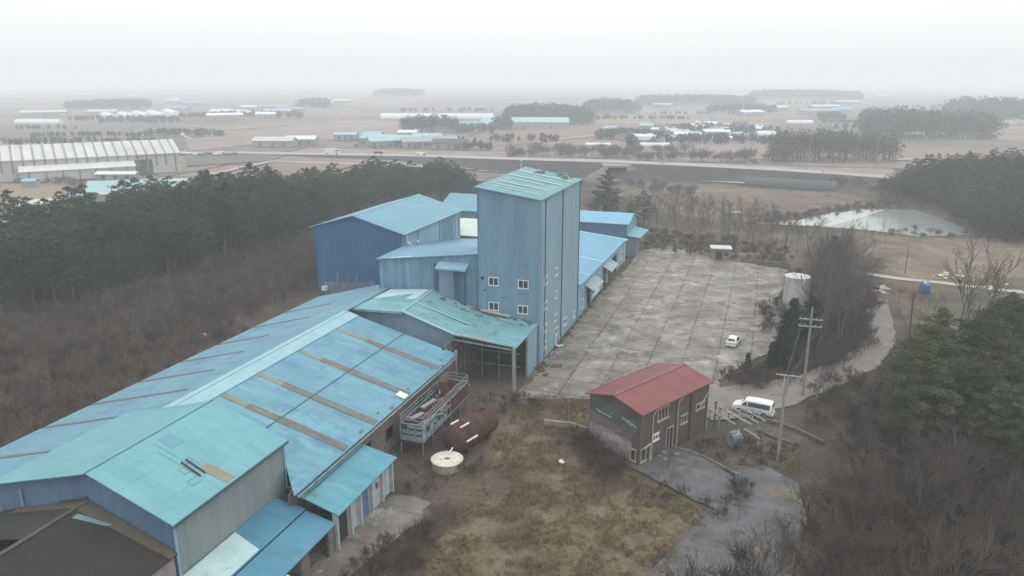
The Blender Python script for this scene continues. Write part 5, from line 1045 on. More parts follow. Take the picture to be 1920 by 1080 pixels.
def leaf_quads(rg, C_, R_, n, size, flat=.45, horiz=.5):
    """n needle tufts as small bent quads within an ellipsoid"""
    u = rg.normal(size=(n, 3)); u /= np.linalg.norm(u, axis=1)[:, None]; rr = rg.random(n) ** .45
    P = C_ + u * rr[:, None] * np.array([R_, R_, R_ * flat])
    A = rg.normal(size=(n, 3)); A[:, 2] *= horiz; A /= np.linalg.norm(A, axis=1)[:, None]
    B = rg.normal(size=(n, 3)); B -= (B * A).sum(1)[:, None] * A; B /= np.linalg.norm(B, axis=1)[:, None]
    s_ = size * rg.uniform(.6, 1.3, n)[:, None]; w_ = s_ * .38
    V = np.stack([P - A * s_ * .5, P + B * w_ * .5, P + A * s_ * .5, P - B * w_ * .5], 1).reshape(-1, 3); return V
def pine_proto(seed, H_, detail, size, m_leaf, m_bark=bark, name='pine_tree', crown0=.38, spread=.30, cone=False, dens=1.0):
    rr = random.Random(seed); rg = np.random.default_rng(seed); mb = MB(); p = Vector((0, 0, -.3)); pts = [p]; k = 8
    dx, dy = rr.uniform(-.12, .12), rr.uniform(-.12, .12)
    for i in range(k): p = p + Vector((dx * H_ / k + rr.uniform(-.1, .1), dy * H_ / k + rr.uniform(-.1, .1), (H_ * .97 + .3) / k)); pts.append(p)
    r0 = .014 * H_ + .04
    for i in range(k): mb.tube(pts[i], pts[i + 1], r0 * (1 - .85 * i / k), r0 * (1 - .85 * (i + 1) / k), n=7, cap=False)
    LV = []
    nb = int(26 * detail ** .5) if not cone else int(36 * detail ** .5)
    for i in range(nb):
        t = crown0 + (1 - crown0) * (i + .5) / nb; z = t * k; j = min(k - 1, int(z)); c = pts[j].lerp(pts[j + 1], z - j)
        tt = (t - crown0) / (1 - crown0)
        L = H_ * spread * ((1 - tt) ** .9 + .08) if cone else H_ * spread * (math.sin(math.pi * min(1, .18 + tt * .86)) ** .7 * .95 + .1) * rr.uniform(.6, 1.1)
        a = i * 2.399 + rr.uniform(-.4, .4); d = Vector((math.cos(a), math.sin(a), rr.uniform(.0, .38) if not cone else rr.uniform(-.1, .15))); e_ = c + d * L
        mb.tube(c, e_, .02 * L + .015, .012, n=3, cap=False)
        m_ = 2 + (L > 1.6) + (L > 2.4)
        for q in range(m_):
            f = (q + 1) / m_; cc = c.lerp(e_, .3 + .7 * f) + Vector((rr.gauss(0, .25), rr.gauss(0, .25), rr.gauss(0, .12))); R_ = (.42 + .30 * L * .5) * rr.uniform(.75, 1.25)
            if rr.random() < .07: continue
            LV.append(leaf_quads(rg, np.array(cc), R_, max(4, int(15 * detail * dens * R_ ** 1.6)), size, .42))
    LV.append(leaf_quads(rg, np.array(pts[-1]), .5, int(14 * detail), size, .9))
    V = np.concatenate(LV); F = np.arange(len(V), dtype=np.int32).reshape(-1, 4)
    t = thing(name, 'x', 'tree', (0, -500)); part('trunk', mb, m_bark, t); link('crown', fast_mesh('crown', V, F, m_leaf), t)
    return t
def bare_proto(seed, kw, m, name='bare_tree', n_stem=1, jit=.3):
    rr = random.Random(seed); st = []
    for i in range(n_stem):
        a = rr.uniform(0, 6.28); st.append(((rr.uniform(-jit, jit) * (n_stem > 1), rr.uniform(-jit, jit) * (n_stem > 1), -.2), (math.cos(a) * (.12 if n_stem == 1 else .35), math.sin(a) * (.12 if n_stem == 1 else .35), 1), rr.uniform(.75, 1.0)))
    return branch_mesh(rr, st, **kw)
USED = set()
def place(protos, x, y, z, sc_, label, group, rr, rot=None):
    p = protos[rr.randrange(len(protos))]; rot = rr.uniform(0, 6.28) if rot is None else rot
    if p.name not in USED:
        USED.add(p.name); p.location = (x, y, z); p.rotation_euler = (0, 0, rot); p.scale = (sc_,) * 3; o = p; p['label'] = label
    else: o = copy_tree(p, (x, y, z), rot, sc_, label)
    o['group'] = group
    return o
def scatter(polypx, spacing, rr, jitter=.45, z=0):
    P = [(p.x, p.y) for p in PG(polypx, z)]; x0, x1 = min(p[0] for p in P), max(p[0] for p in P); y0, y1 = min(p[1] for p in P), max(p[1] for p in P); o = []
    y = y0; row = 0
    while y < y1:
        x = x0 + (row % 2) * spacing / 2
        while x < x1:
            px, py = x + rr.uniform(-jitter, jitter) * spacing, y + rr.uniform(-jitter, jitter) * spacing
            if inpoly(px, py, P): o.append((px, py))
            x += spacing
        y += spacing * .87; row += 1
    return o
def px_of(x, y, z=0):
    zz = z - CAM_H; d = y * cp - zz * sn; return 960 + 1400 * x / d, 540 - 1400 * (y * sn + zz * cp) / d
def where(x, y, bands, ysplit):
    px, py = px_of(x, y); w_ = [b[1] for b in bands if px < b[0]][0]
    return ('in the front rows ' if py > ysplit else 'in the back rows ') + w_
def visible(x, y, zt=6, m=40):
    zz = zt - CAM_H; d = y * cp - zz * sn
    if d < 3: return False
    px = 960 + 1400 * x / d; py = 540 - 1400 * (y * sn + zz * cp) / d
    return -m < px < 1920 + m and py < 1080 + m * 3
def in_build(x, y):
    a, b = ab(x, y)
    return (38 < a < 110 and -73.5 < b < -33) or (100 < a < 206 and -86 < b < -28) or (15 < a < 42 and -61 < b < -40)

# --- pine wood on the left
fp = [pine_proto(100 + i, 12.0 + (i % 4) * 1.1, 2.6, .50, needle, spread=.20 + .035 * (i % 3), crown0=.30 + .06 * (i % 4)) for i in range(7)]
rr = random.Random(5)
pts = scatter([(-80, 650), (0, 620), (130, 594), (280, 550), (430, 505), (600, 450), (720, 405), (880, 392), (900, 385), (830, 367), (700, 371), (560, 403), (430, 412), (340, 423), (250, 445), (150, 482), (60, 498), (0, 530), (-80, 545)], 4.9, rr)
pts = [p for p in pts if not in_build(*p) and visible(*p, 10)]
pts = sorted(pts, key=lambda p: p[1] + rr.uniform(-14, 14)); rest_pines = pts[185:]; pts = pts[:185]; NPINE = (len(pts), len(rest_pines))
for (x, y) in pts:
    place(fp, x, y, 0, rr.uniform(.8, 1.36), 'dark green pine ' + where(x, y, ((260, 'at the left edge of the photo'), (480, 'of the wood beside the sheds'), (640, 'left of the dark blue warehouse'), (3000, 'behind the dark blue warehouse')), 480), 'pines in the wood left of the blue sheds', rr)
# --- bare trees
K1 = dict(depth=4, len0=2.9, r0=.13, spread=.55, up=.5, kids=2, lenf=.70, tw_r=.018)
def protos(n, s0, kw, m, label_name, nst=1, jit=.3):
    o = []
    for i in range(n):
        V, F = bare_proto(s0 + i, kw, m, n_stem=nst, jit=jit); me = fast_mesh('bare_tree', V, F, m); t = link(label_name, me); t.location = (0, -500, 0); t['category'] = 'tree'; o.append(t)
    return o
bt_brown = protos(4, 300, K1, bark_gray, 'bare_tree'); bt_gray = protos(4, 320, dict(depth=4, len0=3.2, r0=.12, spread=.42, up=.7, kids=2, lenf=.74, tw_r=.017), bark_gray, 'bare_tree')
poplar = protos(3, 340, dict(depth=4, len0=4.4, r0=.11, spread=.26, up=1.0, kids=2, lenf=.72, tw_r=.018), bark_gray, 'bare_tree', 3, .7)
dark_big = protos(3, 360, dict(depth=5, len0=3.0, r0=.19, spread=.62, up=.35, kids=2, lenf=.70, tw_r=.014), bark_dark, 'bare_tree')
thick = protos(4, 380, dict(depth=3, len0=2.7, r0=.055, spread=.42, up=.7, kids=2, lenf=.72, tw_r=.018), mat('bark_brown', (.095, .075, .062), (.07, .055, .046), 1, rough=.95, rnd=.3), 'bare_tree', 5, .5)
rr = random.Random(15)
def many(pr, poly, sp_, s0, s1, label, group, lim=80, z=0, chk=True):
    q = scatter(poly, sp_, rr); q = [p for p in q if (not in_build(*p)) and visible(*p, 8)]; rr.shuffle(q)
    for (x, y) in q[:lim]: place(pr, x, y, z + (hill_z(x, y)), rr.uniform(s0, s1), label, group, rr)
    return len(q)
many(bt_brown, [(-30, 600), (300, 530), (590, 450), (600, 520), (300, 650), (0, 800)], 4.6, .5, 1.0, 'brown leafless tree in the thicket between the wood and the long shed', 'leafless trees in the left thicket', 80)
many(bt_brown, [(480, 440), (890, 385), (900, 372), (900, 345), (860, 345), (560, 425)], 7, .9, 1.3, 'brown leafless tree at the edge of the pine wood behind the warehouse', 'leafless trees behind the warehouse', 22)
many(bt_gray, [(1090, 440), (1215, 430), (1420, 470), (1480, 505), (1520, 480), (1440, 430), (1250, 405), (1110, 405)], 4.7, 1.0, 1.5, 'grey leafless tree beyond the far end of the yard', 'leafless trees beyond the yard', 80)
many(poplar, [(1545, 540), (1610, 520), (1615, 600), (1580, 650), (1530, 690), (1520, 650)], 4.6, .9, 1.25, 'tall upright leafless tree between the water tank and the dirt road', 'upright leafless trees by the dirt road', 34)
many(bt_gray, [(1480, 440), (1660, 455), (1640, 520), (1500, 520)], 7, .7, 1.1, 'leafless tree between the pond and the water tank', 'leafless trees below the pond', 16)
many(bt_brown, [(1660, 560), (1760, 560), (1800, 640), (1720, 680), (1690, 640)], 5, .5, .8, 'reddish leafless bush tree right of the dirt road bend', 'leafless trees right of the dirt road', 14)
many(thick, [(1560, 1300), (1500, 1070), (1560, 990), (1610, 930), (1660, 890), (1800, 860), (2000, 860), (2100, 1300)], 4.2, .9, 1.5, 'many stemmed leafless tree in the thicket at the lower right', 'leafless trees in the lower right thicket', 95)
many(dark_big, [(1500, 960), (1540, 900), (1620, 850), (1760, 860), (1900, 900), (1900, 1100), (1620, 1100)], 8.5, .6, .9, 'larger dark leafless tree standing above the lower right thicket', 'dark leafless trees at the lower right', 14)
many(thick, [(1250, 1300), (1290, 1130), (1440, 1040), (1500, 1000), (1520, 1300)], 3.0, .5, .85, 'low bare sapling at the bottom edge beside the dry grass', 'bare saplings at the bottom edge', 26)
def one(pr, px, py, sc_, label, rot=0.0, z=0, group=None):
    q = g(px, py); o = copy_tree(pr, (q.x, q.y, z + hill_z(q.x, q.y)), rot, sc_, label)
    if group: o['group'] = group
    elif 'group' in o: del o['group']
    return o
one(dark_big[0], 1602, 905, .95, 'dark crooked leafless tree behind the lower road, left one of the pair', 1.0)
one(dark_big[1], 1620, 900, .9, 'dark forked leafless tree right of the crooked one by the lower road', 2.2)
one(dark_big[2], 1600, 815, .85, 'dark leafless tree with bare top between the van road and the pines', .3)
one(dark_big[0], 1700, 800, .75, 'dark leafless tree in front of the left side of the big green pines', 4.0)
one(bt_gray[0], 1795, 700, 2.9, 'tall pale forked leafless tree rising above the big green pines', .5)
one(bt_gray[1], 1838, 690, 2.6, 'tall pale leafless tree leaning right above the big green pines', 2.8)
one(dark_big[1], 1520, 985, .85, 'spreading leafless tree leaning over the lower grey road', 3.3)
for p in dark_big:
    if p.name not in USED: bpy.data.objects.remove(p)
# --- conifers near the yard
np_ = [pine_proto(200 + i, 13.0, 11.0, .27, needle_hi, spread=.27, crown0=.18, name='pine_tree') for i in range(3)]
rr = random.Random(31)
q = [p for p in scatter([(1640, 800), (1700, 745), (1790, 715), (1960, 700), (2150, 720), (2150, 1010), (1960, 1000), (1840, 960), (1700, 880)], 6.3, rr) if visible(*p, 10, 150)]
for (x, y) in q[:44]: place(np_, x, y, 0, rr.uniform(.6, 1.25), 'bright green pine ' + where(x, y, ((1760, 'of the right group nearest the dirt road'), (5000, 'of the group at the right photo edge')), 790), 'green pines at the right edge', rr)
pg = [pine_proto(230 + i, 13.0, 2.4, .5, needle, spread=.28, crown0=.2) for i in range(2)]
def onep(pr, px, py, s_, label, rot=0, z=None):
    q = g(px, py); o = copy_tree(pr, (q.x, q.y, (hill_z(q.x, q.y) if z is None else z)), rot, s_, label)
    if 'group' in o: del o['group']
    return o
onep(pg[0], 1128, 418, 1.25, 'large dark pine standing just right of the silo tower roof'); onep(pg[1], 1150, 425, .9, 'smaller pine leaning beside the large dark one behind the tower', 2)
onep(pg[1], 1208, 425, .82, 'small pine with open layered crown above the far blue building', 1); onep(pg[0], 1185, 440, .7, 'low bushy pine directly behind the far blue building', 3)
for o in pg:
    for c in list(o.children): bpy.data.objects.remove(c)
    bpy.data.objects.remove(o)
cedar = [pine_proto(250 + i, 8.5, 5.0, .36, cedar_leaf, name='cedar_tree', crown0=.04, spread=.21, cone=True, dens=1.5) for i in range(2)]
rr = random.Random(8)
for i, (px, py, s_) in enumerate(((1470, 675, .95), (1462, 688, .72), (1490, 650, .95), (1512, 640, .9), (1530, 612, 1.05), (1500, 668, .8), (1540, 585, 1.1), (1548, 565, 1.0), (1548, 600, 1.05), (1528, 635, .9), (1445, 690, .5), (1562, 545, 1.1), (1545, 530, 1.0), (1575, 570, .95), (1556, 515, 1.05))):
    q = g(px, py); place(cedar, q.x, q.y, 0, s_, 'dense blackish green cedar in the clump between tank and tall pole', 'dark cedars in front of the water tank', rr)
q = g(1404, 700); o = copy_tree(cedar[0], (q.x, q.y, 0), 1.0, .38, 'small dark lone conifer on the weedy strip below the white car'); 
if 'group' in o: del o['group']
# --- hill on the right with its pines
hp = [pine_proto(270 + i, 14.0, .9, .85, needle, spread=.30, crown0=.15) for i in range(3)]
rr = random.Random(41)
q = [p for p in scatter([(1815, 440), (1930, 458), (2060, 470), (2050, 340), (1900, 322), (1780, 335), (1710, 362), (1670, 380), (1740, 386), (1800, 410)], 5.6, rr) if visible(*p, 12, 60)]
rr.shuffle(q)
q = sorted(q, key=lambda p: p[1]); rest_hill = q[80:]
for (x, y) in q[:80]: place(hp, x, y, hill_z(x, y) - .3, rr.uniform(.65, .95), 'hazy pine ' + where(x, y, ((1800, 'on the left flank of the hill by the pond'), (5000, 'on the right side of the hill by the pond')), 390), 'pines on the hill behind the pond', rr)

# --- stuff: thickets, scrub, dry grass, far woods
def merge(protosVF, places, name, m, label=None):
    VV = []; FF = []; o = 0; MI = []; r2 = random.Random(len(places))
    for (x, y, z, s_) in places:
        V, F = protosVF[r2.randrange(len(protosVF))]; a = r2.uniform(0, 6.28); c, s2 = math.cos(a) * s_, math.sin(a) * s_
        W2 = np.empty_like(V); W2[:, 0] = V[:, 0] * c - V[:, 1] * s2 + x; W2[:, 1] = V[:, 0] * s2 + V[:, 1] * c + y; W2[:, 2] = V[:, 2] * s_ + z; VV.append(W2); FF.append(F + o); o += len(V); MI.append(np.full(len(F), r2.randrange(len(m)) if isinstance(m, list) else 0))
    return tag(link(name, fast_mesh(name, np.concatenate(VV), np.concatenate(FF), m, mi=np.concatenate(MI))), kind='stuff')
def proto_vf(p):
    c = [c for c in p.children if c.name.startswith('crown')][0].data; n = len(c.vertices); V = np.empty(n * 3, np.float32); c.vertices.foreach_get('co', V)
    return V.reshape(-1, 3), np.arange(n, dtype=np.int32).reshape(-1, 4)
merge([proto_vf(p) for p in fp[:3]], [(x, y, 0, rr.uniform(.8, 1.15)) for x, y in rest_pines[:160]], 'pine_wood', needle)
merge([proto_vf(p) for p in hp], [(x, y, hill_z(x, y) - .3, rr.uniform(.65, .95)) for x, y in rest_hill[:220]], 'hill_wood', needle)
shrub = [bare_proto(500 + i, dict(depth=2, len0=1.5, r0=.035, spread=.6, up=.3, kids=3, lenf=.75, tw_r=.024), None, n_stem=6, jit=.9) for i in range(5)]
rr = random.Random(6)
q = [p for p in scatter([(-80, 620), (-40, 540), (300, 500), (600, 440), (606, 548), (420, 660), (160, 790), (-60, 900), (-300, 900)], 3.1, rr) if not in_build(*p) and visible(*p, 3)]
merge(shrub, [(x, y, -.1, rr.uniform(.75, 1.5) * (.6 + 1.0 * mnoise.noise(Vector((x / 7, y / 7, 0))) ** 2 + .3)) for x, y in q[:1500]], 'brown_thicket', [twig_brown, twig_tan, twig_mid])
q = [p for p in scatter([(1240, 1250), (1300, 1090), (1440, 1060), (1550, 960), (1600, 880), (1700, 830), (2100, 830), (2200, 1300)], 3.8, rr) if visible(*p, 3)]
merge(shrub, [(x, y, -.1, rr.uniform(.8, 1.5)) for x, y in q[:800]], 'scrub_thicket', [twig_mid, twig_brown, bark_dark])
def inside(p): return not in_build(*p) and visible(*p, 3)
q = scatter([(1640, 376), (1700, 384), (1770, 392), (1815, 418), (1850, 450), (2000, 456), (1990, 400), (1800, 372), (1700, 350)], 4.0, rr)
merge(shrub, [(x, y, hill_z(x, y) - .1, rr.uniform(1.4, 2.8)) for x, y in q[:420]], 'hill_thicket', twig_mid)
sp_pts = []
for poly, spc, s0, s1 in (([(740, 905), (800, 890), (830, 930), (760, 940)], 1.6, .4, .7), ([(1080, 820), (1105, 815), (1170, 885), (1150, 905), (1090, 870)], 1.3, .5, .95), ([(920, 745), (1000, 742), (1020, 770), (940, 775)], 1.6, .3, .6), ([(860, 870), (900, 860), (910, 900), (870, 905)], 1.5, .3, .5),
                          ([(1350, 700), (1440, 690), (1500, 720), (1400, 735), (1350, 720)], 1.8, .4, .9), ([(1300, 850), (1390, 880), (1500, 880), (1450, 830), (1330, 820)], 2.4, .3, .55), ([(1385, 905), (1410, 915), (1350, 985), (1335, 975)], 1.2, .35, .6), ([(1150, 900), (1300, 925), (1340, 960), (1200, 935)], 1.8, .3, .5),
                          ([(1430, 560), (1480, 560), (1460, 640), (1430, 620)], 2.2, .4, .9), ([(600, 1090), (700, 1030), (800, 985), (830, 1010), (760, 1100)], 1.5, .4, .75), ([(1200, 470), (1480, 500), (1490, 470), (1300, 440), (1180, 430)], 3.0, .4, .9), ([(1520, 720), (1640, 690), (1700, 760), (1600, 830), (1520, 800)], 2.4, .4, .8),
                          ([(1640, 560), (1620, 530), (1480, 520), (1480, 700), (1560, 700), (1640, 650)], 2.3, .5, 1.2), ([(1330, 660), (1340, 670)], 9, 1, 1), ([(1640, 430), (1900, 445), (1900, 455), (1660, 445)], 4, .5, .9), ([(1400, 430), (1640, 400), (1790, 385), (1640, 382), (1400, 412)], 4, .5, 1.0)):
    sp_pts += [(x, y, -.08, rr.uniform(s0, s1)) for x, y in scatter(poly, spc, rr) if inside((x, y))]
merge(shrub, sp_pts, 'scrub', mat('twig_scrub', (.09, .06, .048), (.07, .055, .045), .3, rough=.95, fine=.3))
# dry grass tufts
def grass(polys, name, m, per, hgt_, n_max, wid=.045):
    rg = np.random.default_rng(77); C_ = []
    for poly, dens in polys:
        P = [(p.x, p.y) for p in PG(poly)]; x0, x1 = min(p[0] for p in P), max(p[0] for p in P); y0, y1 = min(p[1] for p in P), max(p[1] for p in P)
        n = int((x1 - x0) * (y1 - y0) * dens); X_ = rg.uniform(x0, x1, n); Y_ = rg.uniform(y0, y1, n); M = inpoly_np(X_, Y_, P); X_, Y_ = X_[M], Y_[M]
        nn = fb(X_, Y_, 2.3, 91); k = nn > .40; C_.append(np.stack([X_[k], Y_[k], (nn[k] - .2) * 1.5], 1))
    C_ = np.concatenate(C_)[:n_max]; n = len(C_)
    base = np.repeat(C_[:, :2], per, 0) + rg.normal(0, .13, (n * per, 2)); h_ = np.repeat(C_[:, 2], per) * hgt_ * rg.uniform(.5, 1.2, n * per)
    lean = rg.normal(0, .55, (n * per, 2)) * h_[:, None] + np.array([.25, -.1]) * h_[:, None]; a = rg.uniform(0, 3.14, n * per); wv = np.stack([np.cos(a), np.sin(a)], 1) * wid
    z0 = np.full(n * per, -.12)
    V = np.stack([np.c_[base - wv, z0], np.c_[base + wv, z0], np.c_[base + lean, h_]], 1).reshape(-1, 3); F = np.arange(len(V), dtype=np.int32).reshape(-1, 3)
    return tag(link(name, fast_mesh(name, V, F, m)), kind='stuff')
LAWN = [(770, 1100), (880, 900), (960, 770), (1010, 742), (1100, 745), (1108, 845), (1165, 885), (1262, 925), (1340, 965), (1300, 1020), (1230, 1150), (760, 1150)]
grass([(LAWN, 9)], 'dry_grass', grass_dry, 5, .55, 32000)
grass([([(640, 1100), (800, 985), (780, 900), (840, 900), (880, 860), (960, 760), (900, 740), (880, 780), (760, 870), (790, 930), (830, 960), (780, 1000), (700, 1100)], 5), ([(1300, 850), (1500, 900), (1500, 830), (1420, 810), (1330, 820)], 5), ([(1350, 705), (1440, 690), (1520, 730), (1440, 735)], 4), ([(1180, 470), (1260, 462), (1480, 500), (1480, 480), (1300, 440), (1180, 430)], 2), ([(985, 700), (1060, 620), (1180, 495), (1200, 490), (1120, 570), (1030, 690)], 2.5)], 'weeds', mat('weed_leaf', (.13, .105, .055), (.09, .08, .045), .5, (.10, .06, .04), .6, .6, rough=1, fine=.3, bs=3, spec=.1), 5, .4, 26000)
grass([([(1330, 590), (1440, 600), (1450, 625), (1350, 615)], 6), ([(1390, 505), (1460, 520), (1450, 560), (1400, 540)], 6), ([(1200, 478), (1240, 480), (1230, 500), (1190, 492)], 6)], 'moss_grass', mat('moss', (.15, .15, .05), (.11, .11, .05), .5, rough=1, fine=.3, bs=3, spec=.1), 5, .22, 12000)

# far woods: each grove one mass of crowns
def grove(px0, px1, py, depth_m, hgt_, name, m, dens=.05, size=2.2, stems=True):
    A, B = g(px0, py), g(px1, py); d = (B - A); L = d.length; d.normalize(); nn = Vector((-d.y, d.x, 0)); nn = nn if nn.y > 0 else -nn; rg = np.random.default_rng(int(px0 + py)); r3 = random.Random(int(px0)); LV = []; mb = MB()
    n = int(L * depth_m * dens)
    for i in range(n):
        u, v_ = r3.random(), r3.random(); e_ = math.sin(math.pi * min(max(u, .02), .98)) ** .35; p = A + d * L * u + nn * depth_m * v_ * e_; h_ = hgt_ * (.65 + .35 * e_) * r3.uniform(.75, 1.15)
        LV.append(leaf_quads(rg, np.array((p.x, p.y, h_ * .58)), hgt_ * .27, 60, size, 1.4, 1.0))
        mb.tube((p.x, p.y, 0), (p.x, p.y, h_ * .8), .22, .1, n=3, cap=False)
    V = np.concatenate(LV); F = np.arange(len(V), dtype=np.int32).reshape(-1, 4); F2 = np.array([f for f in mb.f], np.int32) + len(V)
    return tag(link(name, fast_mesh(name, np.concatenate([V, np.array(mb.v)]), np.concatenate([F, F2]), [m, bark_gray], mi=np.r_[np.zeros(len(F)), np.ones(len(F2))])), kind='stuff')
far_brown = mat('needle_brown', (.075, .07, .06), (.06, .062, .055), .05, rough=.95, fine=.25, bs=.4)
grove(1460, 1690, 306, 46, 17, 'far_wood', far_brown, .06, 1.6); grove(1655, 1872, 262, 90, 22, 'far_wood', needle_far, .035, 2.6)
grove(948, 1112, 235, 130, 19, 'far_wood', needle_far, .025, 2.8); grove(1102, 1200, 214, 120, 19, 'far_wood', needle_far, .02, 3.0)
grove(752, 860, 250, 30, 15, 'far_wood', needle_far, .045, 2.2); grove(860, 925, 252, 30, 9, 'far_wood', far_brown, .03, 2.0); grove(925, 955, 245, 30, 14, 'far_wood', needle_far, .05, 2.2)
grove(1200, 1420, 198, 120, 18, 'far_wood', needle_far, .012, 4); grove(1420, 1620, 188, 150, 22, 'far_wood', needle_far, .01, 4.5); grove(1330, 1460, 212, 60, 12, 'far_wood', needle_far, .015, 3.5)
grove(120, 250, 205, 120, 14, 'far_wood', far_brown, .014, 3.6); grove(555, 610, 203, 60, 16, 'far_wood', far_brown, .02, 3.5); grove(700, 790, 182, 150, 22, 'far_wood', needle_far, .008, 4.5); grove(1880, 2000, 235, 150, 26, 'far_wood', needle_far, .012, 4)
grove(1118, 1230, 262, 30, 8, 'far_wood', far_brown, .05, 1.8); grove(1176, 1192, 285, 8, 12, 'far_wood', needle_far, .2, 1.6); grove(870, 920, 283, 14, 6, 'far_wood', far_brown, .07, 1.5); grove(1545, 1590, 228, 40, 10, 'far_wood', far_brown, .03, 2.6)
grove(340, 560, 222, 70, 7, 'far_wood', far_brown, .012, 2.6); grove(180, 320, 232, 60, 6, 'far_wood', far_brown, .015, 2.4); grove(1250, 1470, 252, 70, 6, 'far_wood', far_brown, .014, 2.2); grove(1700, 1850, 256, 40, 7, 'far_wood', far_brown, .03, 2)
for k in range(26):
    r5 = random.Random(900 + k); x0 = r5.uniform(-50, 1800); y0 = r5.uniform(182, 275); grove(x0, x0 + r5.uniform(60, 260), y0, r5.uniform(4, 14), r5.uniform(3, 7), 'far_hedge', far_brown, .05 if y0 > 220 else .03, 2.0)
hedge = []
rr = random.Random(77)
for (x0, x1, y0) in ((950, 1200, 298), (1200, 1460, 306), (1000, 1300, 292)):
    for k in range(34):
        p = g(rr.uniform(x0, x1), y0 + rr.uniform(-3, 1)); hedge.append((p.x, p.y + 8, 0, rr.uniform(1.4, 2.8)))
for (x0, y0, x1, y1, n_) in ((560, 432, 600, 470, 14), (1560, 350, 1760, 372, 40), (1000, 330, 1100, 350, 16), (1160, 345, 1300, 372, 22), (30, 345, 200, 352, 20), (660, 275, 900, 282, 26)):
    for k in range(n_):
        t_ = rr.random(); p = g(x0 + (x1 - x0) * t_, y0 + (y1 - y0) * t_ + rr.uniform(-4, 4)); hedge.append((p.x, p.y, 0, rr.uniform(.8, 1.8)))
merge(shrub, hedge, 'roadside_scrub', bark_gray)

# ================================================================ FAR BUILDINGS
roofs = [mat('far_roof_%s' % k, c, tuple(q * .85 for q in c), .2, rough=.7) for k, c in (('white', (.62, .64, .66)), ('teal', (.30, .44, .44)), ('gray', (.30, .31, .33)), ('blue', (.22, .38, .52)), ('cream', (.5, .47, .42)), ('dark', (.06, .07, .07)))]
walls_f = mat('far_wall', (.30, .29, .28), (.22, .22, .22), .2, rough=.9)
def shed(px, py, L, D, Hh, k, label, cat='shed', rot=0.0, group=None, rise=.18, name='farm_shed', z=0):
    q = g(px, py); mb = MB(); ww = L / 2; dd = D / 2; rz_ = Hh + D * rise
    mb.mi = 0; mb.box(-ww, ww, -dd, dd, 0, Hh); mb.add([(-ww, -dd, Hh), (-ww, dd, Hh), (-ww, 0, rz_ - .05)], [(0, 1, 2)]); mb.add([(ww, -dd, Hh), (ww, dd, Hh), (ww, 0, rz_ - .05)], [(0, 2, 1)])
    mb.mi = 2
    for f in (-.6, 0, .6):
        if L > 8: mb.box(f * ww - .8, f * ww + .8, -dd - .05, -dd, .3, min(2.4, Hh * .75))
    mb.mi = 1; e_ = .4; mb.slab([(-ww - e_, -dd - e_, Hh - e_ * rise), (ww + e_, -dd - e_, Hh - e_ * rise), (ww + e_, 0, rz_), (-ww - e_, 0, rz_)], .15); mb.slab([(-ww - e_, 0, rz_), (ww + e_, 0, rz_), (ww + e_, dd + e_, Hh - e_ * rise), (-ww - e_, dd + e_, Hh - e_ * rise)], .15)
    o = link(name, mb.mesh(name, [walls_f, roofs[k], trim_dark])); o.location = (q.x, q.y, z); o.rotation_euler = (0, 0, rot); return tag(o, label, cat, group)
def tunnel(px0, px1, py, r_, m, label, group=None, name='greenhouse_tunnel', py1=None):
    A, B = g(px0, py), g(px1, py if py1 is None else py1); d = B - A; L = d.length; mb = MB(); n = 10
    for (x) in (0, L): mb.v += [(x, r_ * math.cos(math.pi * i / n), r_ * .8 * math.sin(math.pi * i / n)) for i in range(n + 1)]
    for i in range(n): mb.f.append((i, i + 1, n + 2 + i, n + 1 + i)); mb.m.append(0)
    mb.f += [tuple(range(n + 1)), tuple(reversed(range(n + 1, 2 * n + 2)))]; mb.m += [0, 0]
    for k in range(1, max(2, int(L / 6))):
        x = L * k / max(2, int(L / 6)); mb.box(x - .08, x + .08, -r_ * .98, -r_ * .9, 0, r_ * .34)
    o = link(name, mb.mesh(name, m)); o.location = A; o.rotation_euler = (0, 0, math.atan2(d.y, d.x)); return tag(o, label, 'greenhouse', group)
film = mat('tunnel_film', (.62, .66, .67), (.52, .56, .57), .1, rough=.4); film_dark = mat('tunnel_dark', (.055, .07, .07), (.075, .085, .085), .1, rough=.8)
tunnel(1398, 1568, 346, 4.2, film_dark, 'long dark covered tunnel greenhouse at the foot of the highway bank', py1=356)
tunnel(715, 925, 222, 7, film, 'very long white greenhouse roof left of the middle wood'); tunnel(32, 114, 231, 5, film, 'long white greenhouse at the far left edge')
for i, (a, b, c) in enumerate(((190, 213, 219), (220, 250, 219), (255, 278, 218), (282, 308, 217), (312, 332, 214))): tunnel(a, b, c - 4, 6, film, 'slanting white poultry house in the row beyond the grey factory', 'row of slanting poultry houses', 'poultry_house', py1=c + 2)
tunnel(395, 436, 211, 6, film, 'pale domed greenhouse right of the poultry houses'); tunnel(443, 463, 210, 4, film, 'short white tunnel right of the domed greenhouse'); tunnel(1475, 1522, 231, 4, film, 'white tunnel greenhouse beyond the brown wood on the right'); tunnel(1418, 1452, 253, 4, film, 'white tunnel greenhouse left of the brown wood on the right')
tunnel(1200, 1255, 273, 2.5, film, 'low white tunnel left of the roadside village'); tunnel(1098, 1145, 272, 2, film, 'short white tunnel by the lone round tree'); tunnel(1880, 1920, 233, 5, film, 'white greenhouse at the far right edge')
shed(516, 274, 26, 12, 4, 4, 'cream roofed shed left of the white curved barn on the plain'); shed(567, 271, 20, 11, 4, 0, 'white roofed barn beside the highway left of the village'); shed(650, 262, 16, 9, 4, 1, 'small teal roofed barn left of the village cluster'); shed(765, 259, 14, 9, 4.5, 0, 'bright white barn in front of the small dark wood'); tunnel(785, 828, 257, 4, mat('film_gray', (.36, .37, .37), rough=.6), 'grey curved barn roof in front of the small dark wood')
rr = random.Random(55)
